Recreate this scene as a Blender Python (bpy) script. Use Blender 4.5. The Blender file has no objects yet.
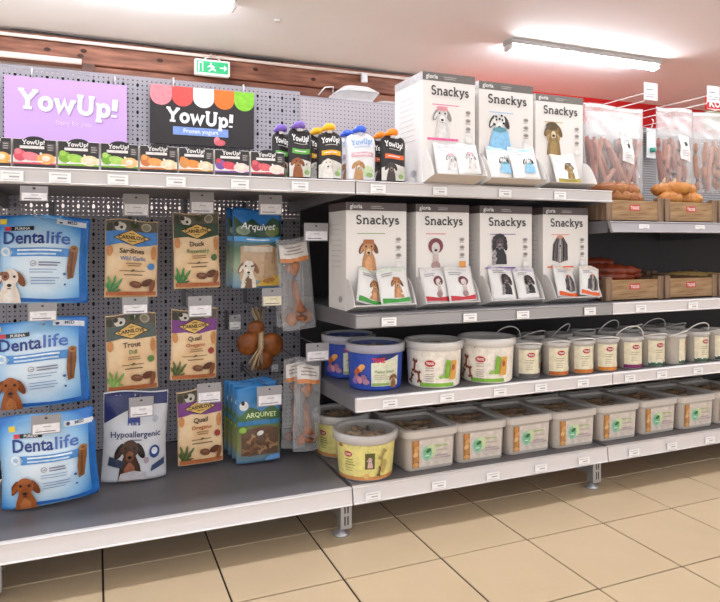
import bpy, math, random
from mathutils import Vector, Matrix
from mathutils.geometry import tessellate_polygon
random.seed(7)
PI = math.pi
sc = bpy.context.scene
COL = sc.collection

# ------------------------------------------------------------------ camera, world, lights, exposure
CAM_H = 0.911                      # eye height (crouching photographer)
FPX, HZ = 637.0, 243.0             # focal length and horizon in photo pixels
TH = math.atan(265 / 637.0)        # yaw to the right of the shelf normal
SN, CS = math.sin(TH), math.cos(TH)
cam = bpy.data.cameras.new('camera')
cam.sensor_fit = 'HORIZONTAL'
cam.sensor_width = 36.0
cam.lens = FPX / 720 * 36.0
cam.shift_y = -(301 - HZ) / 720.0
cam.clip_start = 0.02
cam_o = bpy.data.objects.new('camera', cam)
COL.objects.link(cam_o)
cam_o.location = (0, 0, CAM_H)
cam_o.rotation_euler = (PI / 2, 0, -TH)
sc.camera = cam_o

world = bpy.data.worlds.new('daylight')
sc.world = world
world.use_nodes = True
bg = world.node_tree.nodes['Background']
bg.inputs['Color'].default_value = (0.93, 0.96, 1.0, 1)
bg.inputs['Strength'].default_value = 1.25
LAMP_EDGE, LAMP_AISLE, LAMP_REAR = 34.0, 20.0, 75.0   # radiance of the fluorescent diffusers in each row
sc.view_settings.view_transform = 'Standard'
sc.view_settings.look = 'None'
sc.view_settings.exposure = 0.42
sc.view_settings.gamma = 1.0
sc.view_settings.use_curve_mapping = False


# ------------------------------------------------------------------ pixel -> point on the plane Y (depth known from what it touches)
def P(u, v, Y):
    a = (u - 360) / FPX
    D = Y / (CS - a * SN)
    return Vector((D * (a * CS + SN), Y, CAM_H + (HZ - v) / FPX * D))


def rect_px(u0, u1, vt, vb, Y):
    """centre x, width, bottom z, height of an upright rectangle standing in plane Y"""
    x0, x1 = P(u0, vt, Y).x, P(u1, vt, Y).x
    uc = (u0 + u1) / 2
    zb, zt = P(uc, vb, Y).z, P(uc, vt, Y).z
    return (x0 + x1) / 2, x1 - x0, zb, zt - zb


# ------------------------------------------------------------------ materials
MATS = {}


def lin(c):
    if isinstance(c, str):
        c = tuple(int(c[i:i + 2], 16) / 255 for i in (0, 2, 4))
    return tuple((x / 12.92 if x <= 0.04045 else ((x + 0.055) / 1.055) ** 2.4) for x in c)


def mat(c, rough=0.45, metal=0.0, spec=0.4, noise=0.0, nscale=20.0, bump=0.0, bscale=40.0, stretch=None, c2=None, coat=0.0):
    key = (c, rough, metal, spec, noise, nscale, bump, bscale, stretch, c2, coat)
    if key in MATS:
        return MATS[key]
    m = bpy.data.materials.new('mat_%d' % len(MATS))
    m.use_nodes = True
    nt = m.node_tree
    b = nt.nodes['Principled BSDF']
    col = lin(c)
    b.inputs['Base Color'].default_value = (*col, 1)
    b.inputs['Roughness'].default_value = rough
    b.inputs['Metallic'].default_value = metal
    b.inputs['Specular IOR Level'].default_value = spec
    b.inputs['Coat Weight'].default_value = coat
    b.inputs['Coat Roughness'].default_value = 0.12
    if noise > 0 or bump > 0:
        tc = nt.nodes.new('ShaderNodeTexCoord')
        mp = nt.nodes.new('ShaderNodeMapping')
        nt.links.new(tc.outputs['Object'], mp.inputs['Vector'])
        if stretch:
            mp.inputs['Scale'].default_value = stretch
    if noise > 0:
        n = nt.nodes.new('ShaderNodeTexNoise')
        n.inputs['Scale'].default_value = nscale
        n.inputs['Detail'].default_value = 5
        nt.links.new(mp.outputs['Vector'], n.inputs['Vector'])
        r = nt.nodes.new('ShaderNodeValToRGB')
        d = lin(c2) if c2 else tuple(x * (1 - noise) for x in col)
        e = col if c2 else tuple(min(1, x * (1 + noise * 0.5)) for x in col)
        r.color_ramp.elements[0].position = 0.34
        r.color_ramp.elements[1].position = 0.66
        r.color_ramp.elements[0].color = (*d, 1)
        r.color_ramp.elements[1].color = (*e, 1)
        nt.links.new(n.outputs['Fac'], r.inputs['Fac'])
        nt.links.new(r.outputs['Color'], b.inputs['Base Color'])
    if bump > 0:
        n2 = nt.nodes.new('ShaderNodeTexNoise')
        n2.inputs['Scale'].default_value = bscale
        n2.inputs['Detail'].default_value = 3
        nt.links.new(mp.outputs['Vector'], n2.inputs['Vector'])
        bp = nt.nodes.new('ShaderNodeBump')
        bp.inputs['Strength'].default_value = bump
        bp.inputs['Distance'].default_value = 0.01
        nt.links.new(n2.outputs['Fac'], bp.inputs['Height'])
        nt.links.new(bp.outputs['Normal'], b.inputs['Normal'])
    MATS[key] = m
    return m


def ramp_mat(stops, mode, p, rough=0.3, bump=0.25, bscale=18.0):
    """printed colour gradient in the thing's own coordinates (metres); mode 'z', 'x' or 'radial' about p=(x,z,sx,sz)"""
    key = ('ramp', tuple(stops), mode, p, rough, bump)
    if key in MATS:
        return MATS[key]
    m = bpy.data.materials.new('mat_%d' % len(MATS))
    m.use_nodes = True
    nt = m.node_tree
    b = nt.nodes['Principled BSDF']
    b.inputs['Roughness'].default_value = rough
    tc = nt.nodes.new('ShaderNodeTexCoord')
    sp = nt.nodes.new('ShaderNodeSeparateXYZ')
    nt.links.new(tc.outputs['Object'], sp.inputs['Vector'])

    def ma(op, a, bb):
        n = nt.nodes.new('ShaderNodeMath')
        n.operation = op
        for i, q in enumerate((a, bb)):
            if isinstance(q, (int, float)):
                n.inputs[i].default_value = q
            elif q is not None:
                nt.links.new(q, n.inputs[i])
        return n.outputs[0]
    if mode == 'radial':
        dx = ma('DIVIDE', ma('SUBTRACT', sp.outputs['X'], p[0]), p[2])
        dz = ma('DIVIDE', ma('SUBTRACT', sp.outputs['Z'], p[1]), p[3])
        f = ma('SQRT', ma('ADD', ma('MULTIPLY', dx, dx), ma('MULTIPLY', dz, dz)), None)
    else:
        f = ma('DIVIDE', ma('SUBTRACT', sp.outputs['X' if mode == 'x' else 'Z'], p[0]), p[1])
    r = nt.nodes.new('ShaderNodeValToRGB')
    el = r.color_ramp.elements
    while len(el) < len(stops):
        el.new(0.5)
    for e, (q, c) in zip(el, stops):
        e.position = q
        e.color = (*lin(c), 1)
    nt.links.new(f, r.inputs['Fac'])
    nt.links.new(r.outputs['Color'], b.inputs['Base Color'])
    if bump:
        n2 = nt.nodes.new('ShaderNodeTexNoise')
        n2.inputs['Scale'].default_value = bscale
        nt.links.new(tc.outputs['Object'], n2.inputs['Vector'])
        bp = nt.nodes.new('ShaderNodeBump')
        bp.inputs['Strength'].default_value = bump
        bp.inputs['Distance'].default_value = 0.02
        nt.links.new(n2.outputs['Fac'], bp.inputs['Height'])
        nt.links.new(bp.outputs['Normal'], b.inputs['Normal'])
    MATS[key] = m
    return m


def film(c='ffffff', clear=0.8, rough=0.12, bump=0.4, bscale=30.0, edge=0.3):
    """thin plastic: part lets the light straight through, part reflects"""
    key = ('film', c, clear, rough, bump, edge)
    if key in MATS:
        return MATS[key]
    m = bpy.data.materials.new('mat_%d' % len(MATS))
    m.use_nodes = True
    nt = m.node_tree
    b = nt.nodes['Principled BSDF']
    b.inputs['Base Color'].default_value = (*lin(c), 1)
    b.inputs['Roughness'].default_value = rough
    b.inputs['Specular IOR Level'].default_value = 0.8
    t = nt.nodes.new('ShaderNodeBsdfTransparent')
    mx = nt.nodes.new('ShaderNodeMixShader')
    lw = nt.nodes.new('ShaderNodeLayerWeight')
    lw.inputs['Blend'].default_value = 0.25
    mr = nt.nodes.new('ShaderNodeMapRange')
    mr.inputs['To Min'].default_value = clear
    mr.inputs['To Max'].default_value = clear * edge
    nt.links.new(lw.outputs['Facing'], mr.inputs['Value'])
    nt.links.new(mr.outputs['Result'], mx.inputs[0])
    nt.links.new(b.outputs[0], mx.inputs[1])
    nt.links.new(t.outputs[0], mx.inputs[2])
    nt.links.new(mx.outputs[0], nt.nodes['Material Output'].inputs[0])
    if bump:
        tc = nt.nodes.new('ShaderNodeTexCoord')
        n2 = nt.nodes.new('ShaderNodeTexNoise')
        n2.inputs['Scale'].default_value = bscale
        nt.links.new(tc.outputs['Object'], n2.inputs['Vector'])
        bp = nt.nodes.new('ShaderNodeBump')
        bp.inputs['Strength'].default_value = bump
        bp.inputs['Distance'].default_value = 0.02
        nt.links.new(n2.outputs['Fac'], bp.inputs['Height'])
        nt.links.new(bp.outputs['Normal'], b.inputs['Normal'])
        nt.links.new(bp.outputs['Normal'], lw.inputs['Normal'])
    MATS[key] = m
    return m


def glow(c, strength):
    key = ('glow', c, strength)
    if key in MATS:
        return MATS[key]
    m = bpy.data.materials.new('mat_%d' % len(MATS))
    m.use_nodes = True
    b = m.node_tree.nodes['Principled BSDF']
    b.inputs['Base Color'].default_value = (*lin(c), 1)
    b.inputs['Emission Color'].default_value = (*lin(c), 1)
    b.inputs['Emission Strength'].default_value = strength
    MATS[key] = m
    return m


# ------------------------------------------------------------------ mesh builder
class MB:
    def __init__(self):
        self.v, self.f, self.m, self.mats, self.sm = [], [], [], [], []

    def mi(self, m):
        if m not in self.mats:
            self.mats.append(m)
        return self.mats.index(m)

    def add(self, vs, fs, m, smooth=False):
        o = len(self.v)
        self.v.extend(tuple(p) for p in vs)
        k = self.mi(m)
        for f in fs:
            self.f.append(tuple(i + o for i in f))
            self.m.append(k)
            self.sm.append(smooth)
        return self

    def box(self, x0, x1, y0, y1, z0, z1, m, bev=0.0):
        if bev <= 0:
            vs = [(x, y, z) for z in (z0, z1) for y in (y0, y1) for x in (x0, x1)]
            fs = [(0, 2, 3, 1), (4, 5, 7, 6), (0, 1, 5, 4), (2, 6, 7, 3), (0, 4, 6, 2), (1, 3, 7, 5)]
            return self.add(vs, fs, m)
        b = min(bev, (x1 - x0) / 4.2, (y1 - y0) / 4.2, (z1 - z0) / 4.2)
        def ring(i, z):
            X0, X1, Y0, Y1 = x0 + i, x1 - i, y0 + i, y1 - i
            return [(X0 + b, Y0, z), (X1 - b, Y0, z), (X1, Y0 + b, z), (X1, Y1 - b, z), (X1 - b, Y1, z), (X0 + b, Y1, z), (X0, Y1 - b, z), (X0, Y0 + b, z)]
        vs = ring(b, z0) + ring(0, z0 + b) + ring(0, z1 - b) + ring(b, z1)
        # inner rings keep positive edge length
        fs = [tuple(reversed(range(8))), tuple(range(24, 32))]
        for r in range(3):
            for i in range(8):
                j = (i + 1) % 8
                fs.append((r * 8 + i, r * 8 + j, r * 8 + 8 + j, r * 8 + 8 + i))
        return self.add(vs, fs, m)

    def lathe(self, prof, n, m, c=(0, 0, 0), cap0=True, cap1=True, smooth=True, sx=1.0, sy=1.0):
        vs, fs = [], []
        for r, z in prof:
            for i in range(n):
                a = 2 * PI * i / n
                vs.append((c[0] + r * math.cos(a) * sx, c[1] + r * math.sin(a) * sy, c[2] + z))
        for k in range(len(prof) - 1):
            for i in range(n):
                j = (i + 1) % n
                fs.append((k * n + i, k * n + j, k * n + n + j, k * n + n + i))
        if cap0:
            fs.append(tuple(reversed(range(n))))
        if cap1:
            fs.append(tuple(range((len(prof) - 1) * n, len(prof) * n)))
        return self.add(vs, fs, m, smooth)

    def tube(self, pts, r, m, n=6, smooth=True, radii=None, squash=1.0):
        pts = [Vector(p) for p in pts]
        vs, fs = [], []
        up = Vector((0, 0, 1))
        for i, p in enumerate(pts):
            t = (pts[min(i + 1, len(pts) - 1)] - pts[max(i - 1, 0)])
            t.normalize()
            s = t.cross(up)
            if s.length < 1e-3:
                s = t.cross(Vector((1, 0, 0)))
            s.normalize()
            w = s.cross(t)
            rr = radii[i] if radii else r
            for k in range(n):
                a = 2 * PI * k / n
                vs.append(p + s * math.cos(a) * rr + w * math.sin(a) * rr * squash)
        for i in range(len(pts) - 1):
            for k in range(n):
                j = (k + 1) % n
                fs.append((i * n + k, i * n + j, i * n + n + j, i * n + n + k))
        fs.append(tuple(reversed(range(n))))
        fs.append(tuple(range((len(pts) - 1) * n, len(pts) * n)))
        return self.add(vs, fs, m, smooth)

    def prism(self, prof, x0, x1, m, axis='x'):
        """profile of (y,z) pairs extruded along x (or (x,z) along y, or (x,y) along z)"""
        n = len(prof)
        vs = []
        for q in (x0, x1):
            for a, b in prof:
                vs.append((q, a, b) if axis == 'x' else ((a, q, b) if axis == 'y' else (a, b, q)))
        fs = [tuple(range(n)), tuple(reversed(range(n, 2 * n)))]
        for i in range(n):
            j = (i + 1) % n
            fs.append((i, i + n, j + n, j))
        return self.add(vs, fs, m)

    def build(self, name, parent=None, loc=None, flip=False):
        me = bpy.data.meshes.new(name)
        me.from_pydata(self.v, [], self.f)
        for m in self.mats:
            me.materials.append(m)
        me.polygons.foreach_set('material_index', self.m)
        me.polygons.foreach_set('use_smooth', self.sm)
        me.update()
        o = bpy.data.objects.new(name, me)
        COL.objects.link(o)
        if parent is not None:
            o.parent = parent
        if loc is not None:
            o.location = loc
        return o


def tag(o, label=None, cat=None, group=None, kind=None):
    if label:
        o['label'] = label
    if cat:
        o['category'] = cat
    if group:
        o['group'] = group
    if kind:
        o['kind'] = kind
    return o


def thing(name, label, cat, loc=(0, 0, 0), rz=0.0, group=None, rot=None):
    o = bpy.data.objects.new(name, None)
    o.empty_display_size = 0.05
    COL.objects.link(o)
    o.location = loc
    o.rotation_euler = rot if rot else (0, 0, rz)
    return tag(o, label, cat, group)


def dup(o, loc=None, rz=None, label=None, group=None, parent=None):
    c = o.copy()
    COL.objects.link(c)
    if parent is not None:
        c.parent = parent
    if loc is not None:
        c.location = loc
    if rz is not None:
        c.rotation_euler = (o.rotation_euler[0], o.rotation_euler[1], rz)
    if label:
        c['label'] = label
    if group:
        c['group'] = group
    for ch in list(o.children):
        dup(ch, parent=c)
    return c


# ------------------------------------------------------------------ lettering
def arc(cx, cy, rx, ry, a0, a1, n=10):
    return [(cx + rx * math.cos(math.radians(a0 + (a1 - a0) * i / n)), cy + ry * math.sin(math.radians(a0 + (a1 - a0) * i / n))) for i in range(n + 1)]


# slab-serif stroke letters: (advance, [strokes], [serif bars])
SLAB = {
    'Y': (.80, [[(.05, .94), (.38, .48)], [(.71, .94), (.38, .48)], [(.38, .5), (.38, .05)]], [(-.08, .2, .94), (.56, .84, .94), (.18, .58, .05)]),
    'o': (.68, [arc(.33, .34, .25, .29, 0, 360, 16)], []),
    'w': (.98, [[(.08, .64), (.26, .06), (.46, .56), (.66, .06), (.86, .64)]], [(-.05, .2, .62), (.74, .99, .62)]),
    'U': (.86, [[(.14, .94), (.14, .34)] + arc(.41, .32, .27, .27, 180, 360, 10) + [(.68, .94)]], [(-.02, .3, .94), (.54, .84, .94)]),
    'p': (.70, [[(.14, .64), (.14, -.26)], arc(.38, .33, .22, .28, 0, 360, 16)], [(-.01, .3, -.25), (-.01, .14, .62)]),
    '!': (.28, [[(.15, .98), (.13, .36)], [(.12, .02), (.12, .14)]], []),
    'S': (.68, [arc(.31, .71, .22, .22, 30, 260, 10) + arc(.31, .26, .24, .22, 85, -150, 10)], [(.44, .56, .86), (.04, .16, .16)]),
    'n': (.78, [[(.15, .64), (.15, .04)], [(.15, .4)] + arc(.38, .42, .22, .2, 170, 0, 8) + [(.6, .04)]], [(.0, .29, .04), (.46, .74, .04), (.0, .15, .63)]),
    'a': (.64, [arc(.3, .44, .18, .18, 150, 0, 8) + [(.48, .04)], arc(.27, .2, .19, .16, 0, 360, 14)], [(.48, .62, .04)]),
    'c': (.62, [arc(.32, .34, .25, .29, 45, 320, 14)], [(.44, .56, .5)]),
    'k': (.72, [[(.15, .96), (.15, .04)], [(.17, .3), (.48, .62)], [(.3, .42), (.54, .05)]], [(.0, .29, .04), (.42, .7, .04), (.38, .64, .63), (.0, .15, .95)]),
    'y': (.70, [[(.1, .62), (.34, .04)], [(.58, .62), (.28, -.14), (.08, -.24)]], [(-.04, .24, .63), (.44, .72, .63)]),
    's': (.54, [arc(.26, .47, .16, .14, 30, 260, 8) + arc(.26, .19, .18, .15, 85, -150, 8)], [(.36, .44, .55), (.06, .14, .1)]),
}


def ribbon(pts, w):
    vs, fs = [], []
    n = len(pts)
    closed = math.dist(pts[0], pts[-1]) < 1e-6
    for i, p in enumerate(pts):
        a = pts[i - 1] if i else (pts[-2] if closed else p)
        b = pts[i + 1] if i < n - 1 else (pts[1] if closed else p)
        tx, ty = b[0] - a[0], b[1] - a[1]
        L = math.hypot(tx, ty) or 1
        tx, ty = tx / L, ty / L
        k = 1.0
        if 0 < i < n - 1:
            ux, uy = p[0] - a[0], p[1] - a[1]
            q = math.hypot(ux, uy) or 1
            cs = abs((ux * tx + uy * ty) / q)
            k = 1 / max(cs, 0.5)
        vs += [(p[0] - ty * w / 2 * k, p[1] + tx * w / 2 * k), (p[0] + ty * w / 2 * k, p[1] - tx * w / 2 * k)]
    for i in range(n - 1):
        fs += [(2 * i, 2 * i + 1, 2 * i + 3), (2 * i, 2 * i + 3, 2 * i + 2)]
    return vs, fs


TXT = {}


def text_tris(s, font='sans', bold=0.0):
    """unit cap height, starts at x=0; returns verts, faces, width"""
    key = (s, font, bold)
    if key in TXT:
        return TXT[key]
    V, Fc, x = [], [], 0.0
    if font == 'slab':
        w = 0.15 + bold
        lay = 0
        for ch in s:
            adv, st, se = SLAB[ch]
            for pl in st:
                ww = w * (1.25 if ch == '!' else 1)
                v, f = ribbon(pl, ww)
                o = len(V)
                lay += 1
                V += [(a + x, b, lay) for a, b in v]
                Fc += [tuple(i + o for i in t) for t in f]
            for x0, x1, z in se:
                o = len(V)
                h = w * 0.36
                lay += 1
                V += [(x + x0, z - h, lay), (x + x1, z - h, lay), (x + x1, z + h, lay), (x + x0, z + h, lay)]
                Fc += [(o, o + 1, o + 2), (o, o + 2, o + 3)]
            x += adv + 0.03 + bold * 0.6
        W = x
    else:
        cu = bpy.data.curves.new('lettering', 'FONT')
        cu.body = s
        cu.resolution_u = 2
        cu.offset = bold
        cu.size = 1.0
        ob = bpy.data.objects.new('lettering', cu)
        me = ob.to_mesh()
        V = [(v.co.x / 0.69, v.co.y / 0.69) for v in me.vertices]
        Fc = [tuple(p.vertices) for p in me.polygons]
        ob.to_mesh_clear()
        bpy.data.objects.remove(ob)
        bpy.data.curves.remove(cu)
        mn = min([a for a, b in V] or [0])
        V = [(a - mn, b, 0) for a, b in V]
        W = max([q[0] for q in V] or [0])
    TXT[key] = (V, Fc, W)
    return TXT[key]


# ------------------------------------------------------------------ print laid on a surface
def clip(poly, ax, val, keep_less):
    out = []
    for i in range(len(poly)):
        a, b = poly[i], poly[(i + 1) % len(poly)]
        ia = (a[ax] <= val) == keep_less or a[ax] == val
        ib = (b[ax] <= val) == keep_less or b[ax] == val
        if ia:
            out.append(a)
        if ia != ib:
            t = (val - a[ax]) / (b[ax] - a[ax])
            out.append((a[0] + (b[0] - a[0]) * t, a[1] + (b[1] - a[1]) * t))
    return out


class Print:
    """S(x, z, off) maps print coordinates in metres to the surface of the pack"""

    def __init__(self, S, step=None, rough=0.35, base=0.0006, inc=0.00022, bounds=None):
        self.S, self.step, self.rough, self.bounds = S, step, rough, bounds
        self.art, self.let = MB(), MB()
        self.extra, self.cur = [], None
        self.off, self.inc = base, inc

    def _m(self, c):
        return c if not isinstance(c, str) else mat(c, self.rough, noise=0.14, nscale=70.0)

    def poly(self, pts, c, to=None):
        to = to or (self.cur if self.cur is not None else self.art)
        m = self._m(c)
        self.off += self.inc
        tris = [tuple(pts)] if len(pts) == 3 else []
        if not tris:
            for t in tessellate_polygon([[Vector((a, b, 0)) for a, b in pts]]):
                tris.append(tuple(pts[i] for i in t))
        for tri in tris:
            ar = (tri[1][0] - tri[0][0]) * (tri[2][1] - tri[0][1]) - (tri[2][0] - tri[0][0]) * (tri[1][1] - tri[0][1])
            if abs(ar) < 1e-12:
                continue
            if ar < 0:
                tri = tri[::-1]
            cells = [list(tri)]
            if self.bounds:
                q = cells[0]
                for ax, val, less in ((0, self.bounds[0], False), (0, self.bounds[1], True), (1, self.bounds[2], False), (1, self.bounds[3], True)):
                    q = clip(q, ax, val, less) if len(q) > 2 else q
                cells = [q] if len(q) > 2 else []
            if self.step:
                s = self.step
                for ax in (0, 1):
                    nc = []
                    for p in cells:
                        lo, hi = min(q[ax] for q in p), max(q[ax] for q in p)
                        k0, k1 = math.floor(lo / s) + 1, math.ceil(hi / s) - 1
                        rest = p
                        for k in range(k0, k1 + 1):
                            a = clip(rest, ax, k * s, True)
                            if len(a) > 2:
                                nc.append(a)
                            rest = clip(rest, ax, k * s, False)
                            if len(rest) < 3:
                                break
                        if len(rest) > 2:
                            nc.append(rest)
                    cells = nc
            for p in cells:
                to.add([self.S(a, b, self.off) for a, b in p], [tuple(range(len(p)))], m)
        return self

    def rect(self, x0, x1, z0, z1, c, to=None):
        return self.poly([(x0, z0), (x1, z0), (x1, z1), (x0, z1)], c, to)

    def ell(self, cx, cz, rx, rz, c, rot=0.0, n=14):
        r = math.radians(rot)
        return self.poly([(cx + rx * math.cos(t) * math.cos(r) - rz * math.sin(t) * math.sin(r),
                           cz + rx * math.cos(t) * math.sin(r) + rz * math.sin(t) * math.cos(r)) for t in [2 * PI * i / n for i in range(n)]], c)

    def text(self, s, x, z, h, c, font='sans', bold=0.0, align='c', maxw=None, rot=0.0, slant=0.0, fitw=None):
        V, Fc, W = text_tris(s, font, bold)
        kx = h
        if maxw and W * h > maxw:
            kx = maxw / W
        if fitw:
            kx = fitw / W
        x0 = x - (W * kx / 2 if align == 'c' else (W * kx if align == 'r' else 0))
        self.off += self.inc
        r = math.radians(rot)
        def tr(a, b):
            px, pz = x0 + a * kx + b * h * slant - x, b * h
            return x + px * math.cos(r) - pz * math.sin(r), z + px * math.sin(r) + pz * math.cos(r)
        word = MB()
        word.add([self.S(*tr(a, b), self.off + 0.0003 + 0.00003 * l) for a, b, l in V], Fc, self._m(c))
        self.extra.append(('lettering', word))
        return self

    def lines(self, x0, x1, z, n, dz, c, th=0.0016, align='l'):
        """unreadable small print: one thin bar per line"""
        rnd = random.Random(int((x0 + z) * 1e5))
        for i in range(n):
            w = (x1 - x0) * (0.7 + 0.3 * rnd.random())
            a = x0 if align == 'l' else (x0 + x1) / 2 - w / 2
            self.rect(a, a + w, z - i * dz, z - i * dz + th, c, self.let)
        return self

    def sec(self, name):
        """following shapes go to a picture part of their own, None = back to the main artwork"""
        self.cur = None
        if name:
            self.cur = MB()
            self.extra.append((name, self.cur))

    def build(self, parent, art='printed_artwork', let='small_print'):
        if self.art.f:
            self.art.build(art, parent)
        if self.let.f:
            tag(self.let.build(let, parent), kind='stuff')
        for name, mb in self.extra:
            if mb.f:
                mb.build(name, parent)


# ------------------------------------------------------------------ pictures printed on the packs
def pic_dog(p, cx, cz, s, fur='b5763f', ear='8a4f25', muz='e8d4bd', chest=None, hat=None, body=True, tilt=0):
    chest = chest or fur
    p.sec('dog_picture')
    if body:
        p.poly([(cx - .42 * s, cz - 1.0 * s), (cx + .5 * s, cz - 1.0 * s), (cx + .40 * s, cz - .35 * s), (cx + .2 * s, cz + .1 * s), (cx - .22 * s, cz + .1 * s), (cx - .36 * s, cz - .4 * s)], fur)
        p.poly([(cx - .2 * s, cz - 1.0 * s), (cx + .24 * s, cz - 1.0 * s), (cx + .2 * s, cz - .4 * s), (cx, cz - .15 * s), (cx - .2 * s, cz - .45 * s)], chest)
    p.ell(cx - .4 * s, cz + .25 * s, .14 * s, .34 * s, ear, -25 + tilt)
    p.ell(cx + .4 * s, cz + .25 * s, .14 * s, .34 * s, ear, 25 + tilt)
    p.ell(cx, cz + .32 * s, .33 * s, .36 * s, fur, tilt)
    p.ell(cx, cz + .06 * s, .19 * s, .27 * s, fur, tilt)
    p.ell(cx, cz + .04 * s, .155 * s, .22 * s, muz, tilt)
    p.rect(cx - .045 * s, cz + .1 * s, cz + .1 * s, cz + .52 * s, muz) if False else None
    p.ell(cx - .41 * s, cz + .2 * s, .07 * s, .22 * s, fur, -25 + tilt)
    p.ell(cx, cz + .0 * s, .09 * s, .07 * s, '2a2020')
    p.ell(cx, cz - .13 * s, .08 * s, .02 * s, '4a302a')
    p.ell(cx - .17 * s, cz + .36 * s, .055 * s, .06 * s, '251a18', n=8)
    p.ell(cx + .17 * s, cz + .36 * s, .055 * s, .06 * s, '251a18', n=8)
    if hat:
        p.poly([(cx - .36 * s, cz + .5 * s), (cx + .36 * s, cz + .5 * s), (cx + .3 * s, cz + .74 * s), (cx - .3 * s, cz + .74 * s)], hat)
    p.sec(None)


def pic_bone(p, cx, cz, L, c, rot=0):
    p.sec('bone_picture')
    r = math.radians(rot)
    ux, uz = math.cos(r), math.sin(r)
    nx, nz = -uz, ux
    w = L * .13
    p.poly([(cx - ux * L / 2 + nx * w, cz - uz * L / 2 + nz * w), (cx - ux * L / 2 - nx * w, cz - uz * L / 2 - nz * w),
            (cx + ux * L / 2 - nx * w, cz + uz * L / 2 - nz * w), (cx + ux * L / 2 + nx * w, cz + uz * L / 2 + nz * w)], c)
    for sg in (-1, 1):
        for sn in (-1, 1):
            p.ell(cx + sg * ux * L / 2 + sn * nx * w * 1.2, cz + sg * uz * L / 2 + sn * nz * w * 1.2, L * .17, L * .15, c, rot, 10)
    p.sec(None)


def pic_leaf(p, cx, cz, L, c, rots=(60, 90, 120)):
    p.sec('leaf_picture')
    for a in rots:
        r = math.radians(a)
        p.ell(cx + math.cos(r) * L / 2, cz + math.sin(r) * L / 2, L / 2, L * .085, c, a, 8)
    p.sec(None)


# ------------------------------------------------------------------ bags
def bag_surface(w, h, bulge, bottom=0.5, top=0.12, pinch=0.03, seed=0, wr=0.0012, round_top=0.0):
    rnd = random.Random(seed)
    ph = [rnd.random() * 6 for _ in range(4)]

    def prof(t):
        lo = bottom + (1 - bottom) * min(1, t / 0.3) ** 0.7
        hi = 0.0 if t >= 1 - top * .4 else min(1.0, (1 - top * .4 - t) / 0.45)
        return lo * math.sin(hi * PI / 2) ** 0.9 if hi > 0 else 0.0

    def S(x, z, off=0.0):
        t = max(0, min(1, z / h))
        s = max(-1, min(1, 2 * x / w))
        hw = 1 - pinch * math.sin(PI * t) + 0.006 * math.sin(9 * t + ph[0])
        if round_top and t > 0.82:
            hw *= 1 - round_top * (1 - math.sqrt(max(0, 1 - ((t - .82) / .18) ** 2)))
        e = max(0.0, 1 - abs(s) ** 2.6)
        d = bulge * prof(t) * e ** 0.75
        d += wr * e * (math.sin(26 * s * (1.2 - t) + ph[1] + 5 * t) * .5 + math.sin(31 * t + 4 * s + ph[2]) * .6)
        return (x * hw, -d - off, z + 0.004 * math.sin(3 * s + ph[3]) * t)
    return S


def bag_mesh(S, w, h, m, bulge, name, parent, nx=18, nz=26, mback=None, back=0.35):
    mb = MB()
    vs, fs = [], []
    for j in range(nz + 1):
        for i in range(nx + 1):
            vs.append(S(-w / 2 + w * i / nx, h * j / nz, 0))
    for j in range(nz):
        for i in range(nx):
            a = j * (nx + 1) + i
            fs.append((a, a + 1, a + nx + 2, a + nx + 1))
    mb.add(vs, fs, m, True)
    n = len(vs)
    vb = [(x, 0.0012 - y * back, z) for x, y, z in vs]
    mb.add(vb, [tuple(reversed(f)) for f in fs], mback or m, True)
    o = n
    st = []
    W1 = nx + 1
    for i in range(nx):
        st.append((i + 1, i, o + i, o + i + 1))
        a = nz * W1 + i
        st.append((a, a + 1, o + a + 1, o + a))
    for j in range(nz):
        a = j * W1
        st.append((a, a + W1, o + a + W1, o + a))
        b = j * W1 + nx
        st.append((b + W1, b, o + b, o + b + W1))
    k = mb.mi(mback or m)
    for f in st:
        mb.f.append(f)
        mb.m.append(k)
        mb.sm.append(False)
    return mb.build(name, parent)

# ------------------------------------------------------------------ the room
ZC = 2.30            # ceiling
YW = 4.80            # back wall
YB = 2.47            # pegboard plane
YF = 1.77            # shelf fronts
YD = 1.79            # base deck fronts
RX0, RX1, RY0 = -3.0, 6.4, -3.2

TILE = 0.3015
tile_m = mat('cfb796', 0.34, noise=0.06, nscale=3.0, spec=0.45, bump=0.03, bscale=60)
floor = MB().box(RX0, RX1, RY0, YW, -0.06, -0.004, mat('332b26', 0.9)).build('floor')
tag(floor, kind='structure')
floor['label'] = 'beige square tiled shop floor with dark joints'
tb = MB().box(0.0028, TILE - 0.0028, 0.0028, TILE - 0.0028, -0.0045, 0.0, tile_m, 0.0012)
proto_tile = tb.build('tile', floor)
first = True
rest = MB()
for i in range(-12, 22):
    for j in range(-17, 10):
        x, y = 0.02 + TILE * i, 1.912 + TILE * j
        if x < RX0 or x + TILE > RX1 or y < RY0 or y + TILE > YW:
            continue
        if -1.3 < x < 4.3 and 0.05 < y < 3.1:
            if first:
                t = proto_tile
                first = False
            else:
                t = proto_tile.copy()
                COL.objects.link(t)
            t.location = (x, y, random.uniform(-0.0004, 0.0004))
        else:
            rest.box(x + 0.002, x + TILE - 0.002, y + 0.002, y + TILE - 0.002, -0.0045, 0.0, tile_m)
tag(rest.build('far_tiles', floor), kind='stuff')

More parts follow.
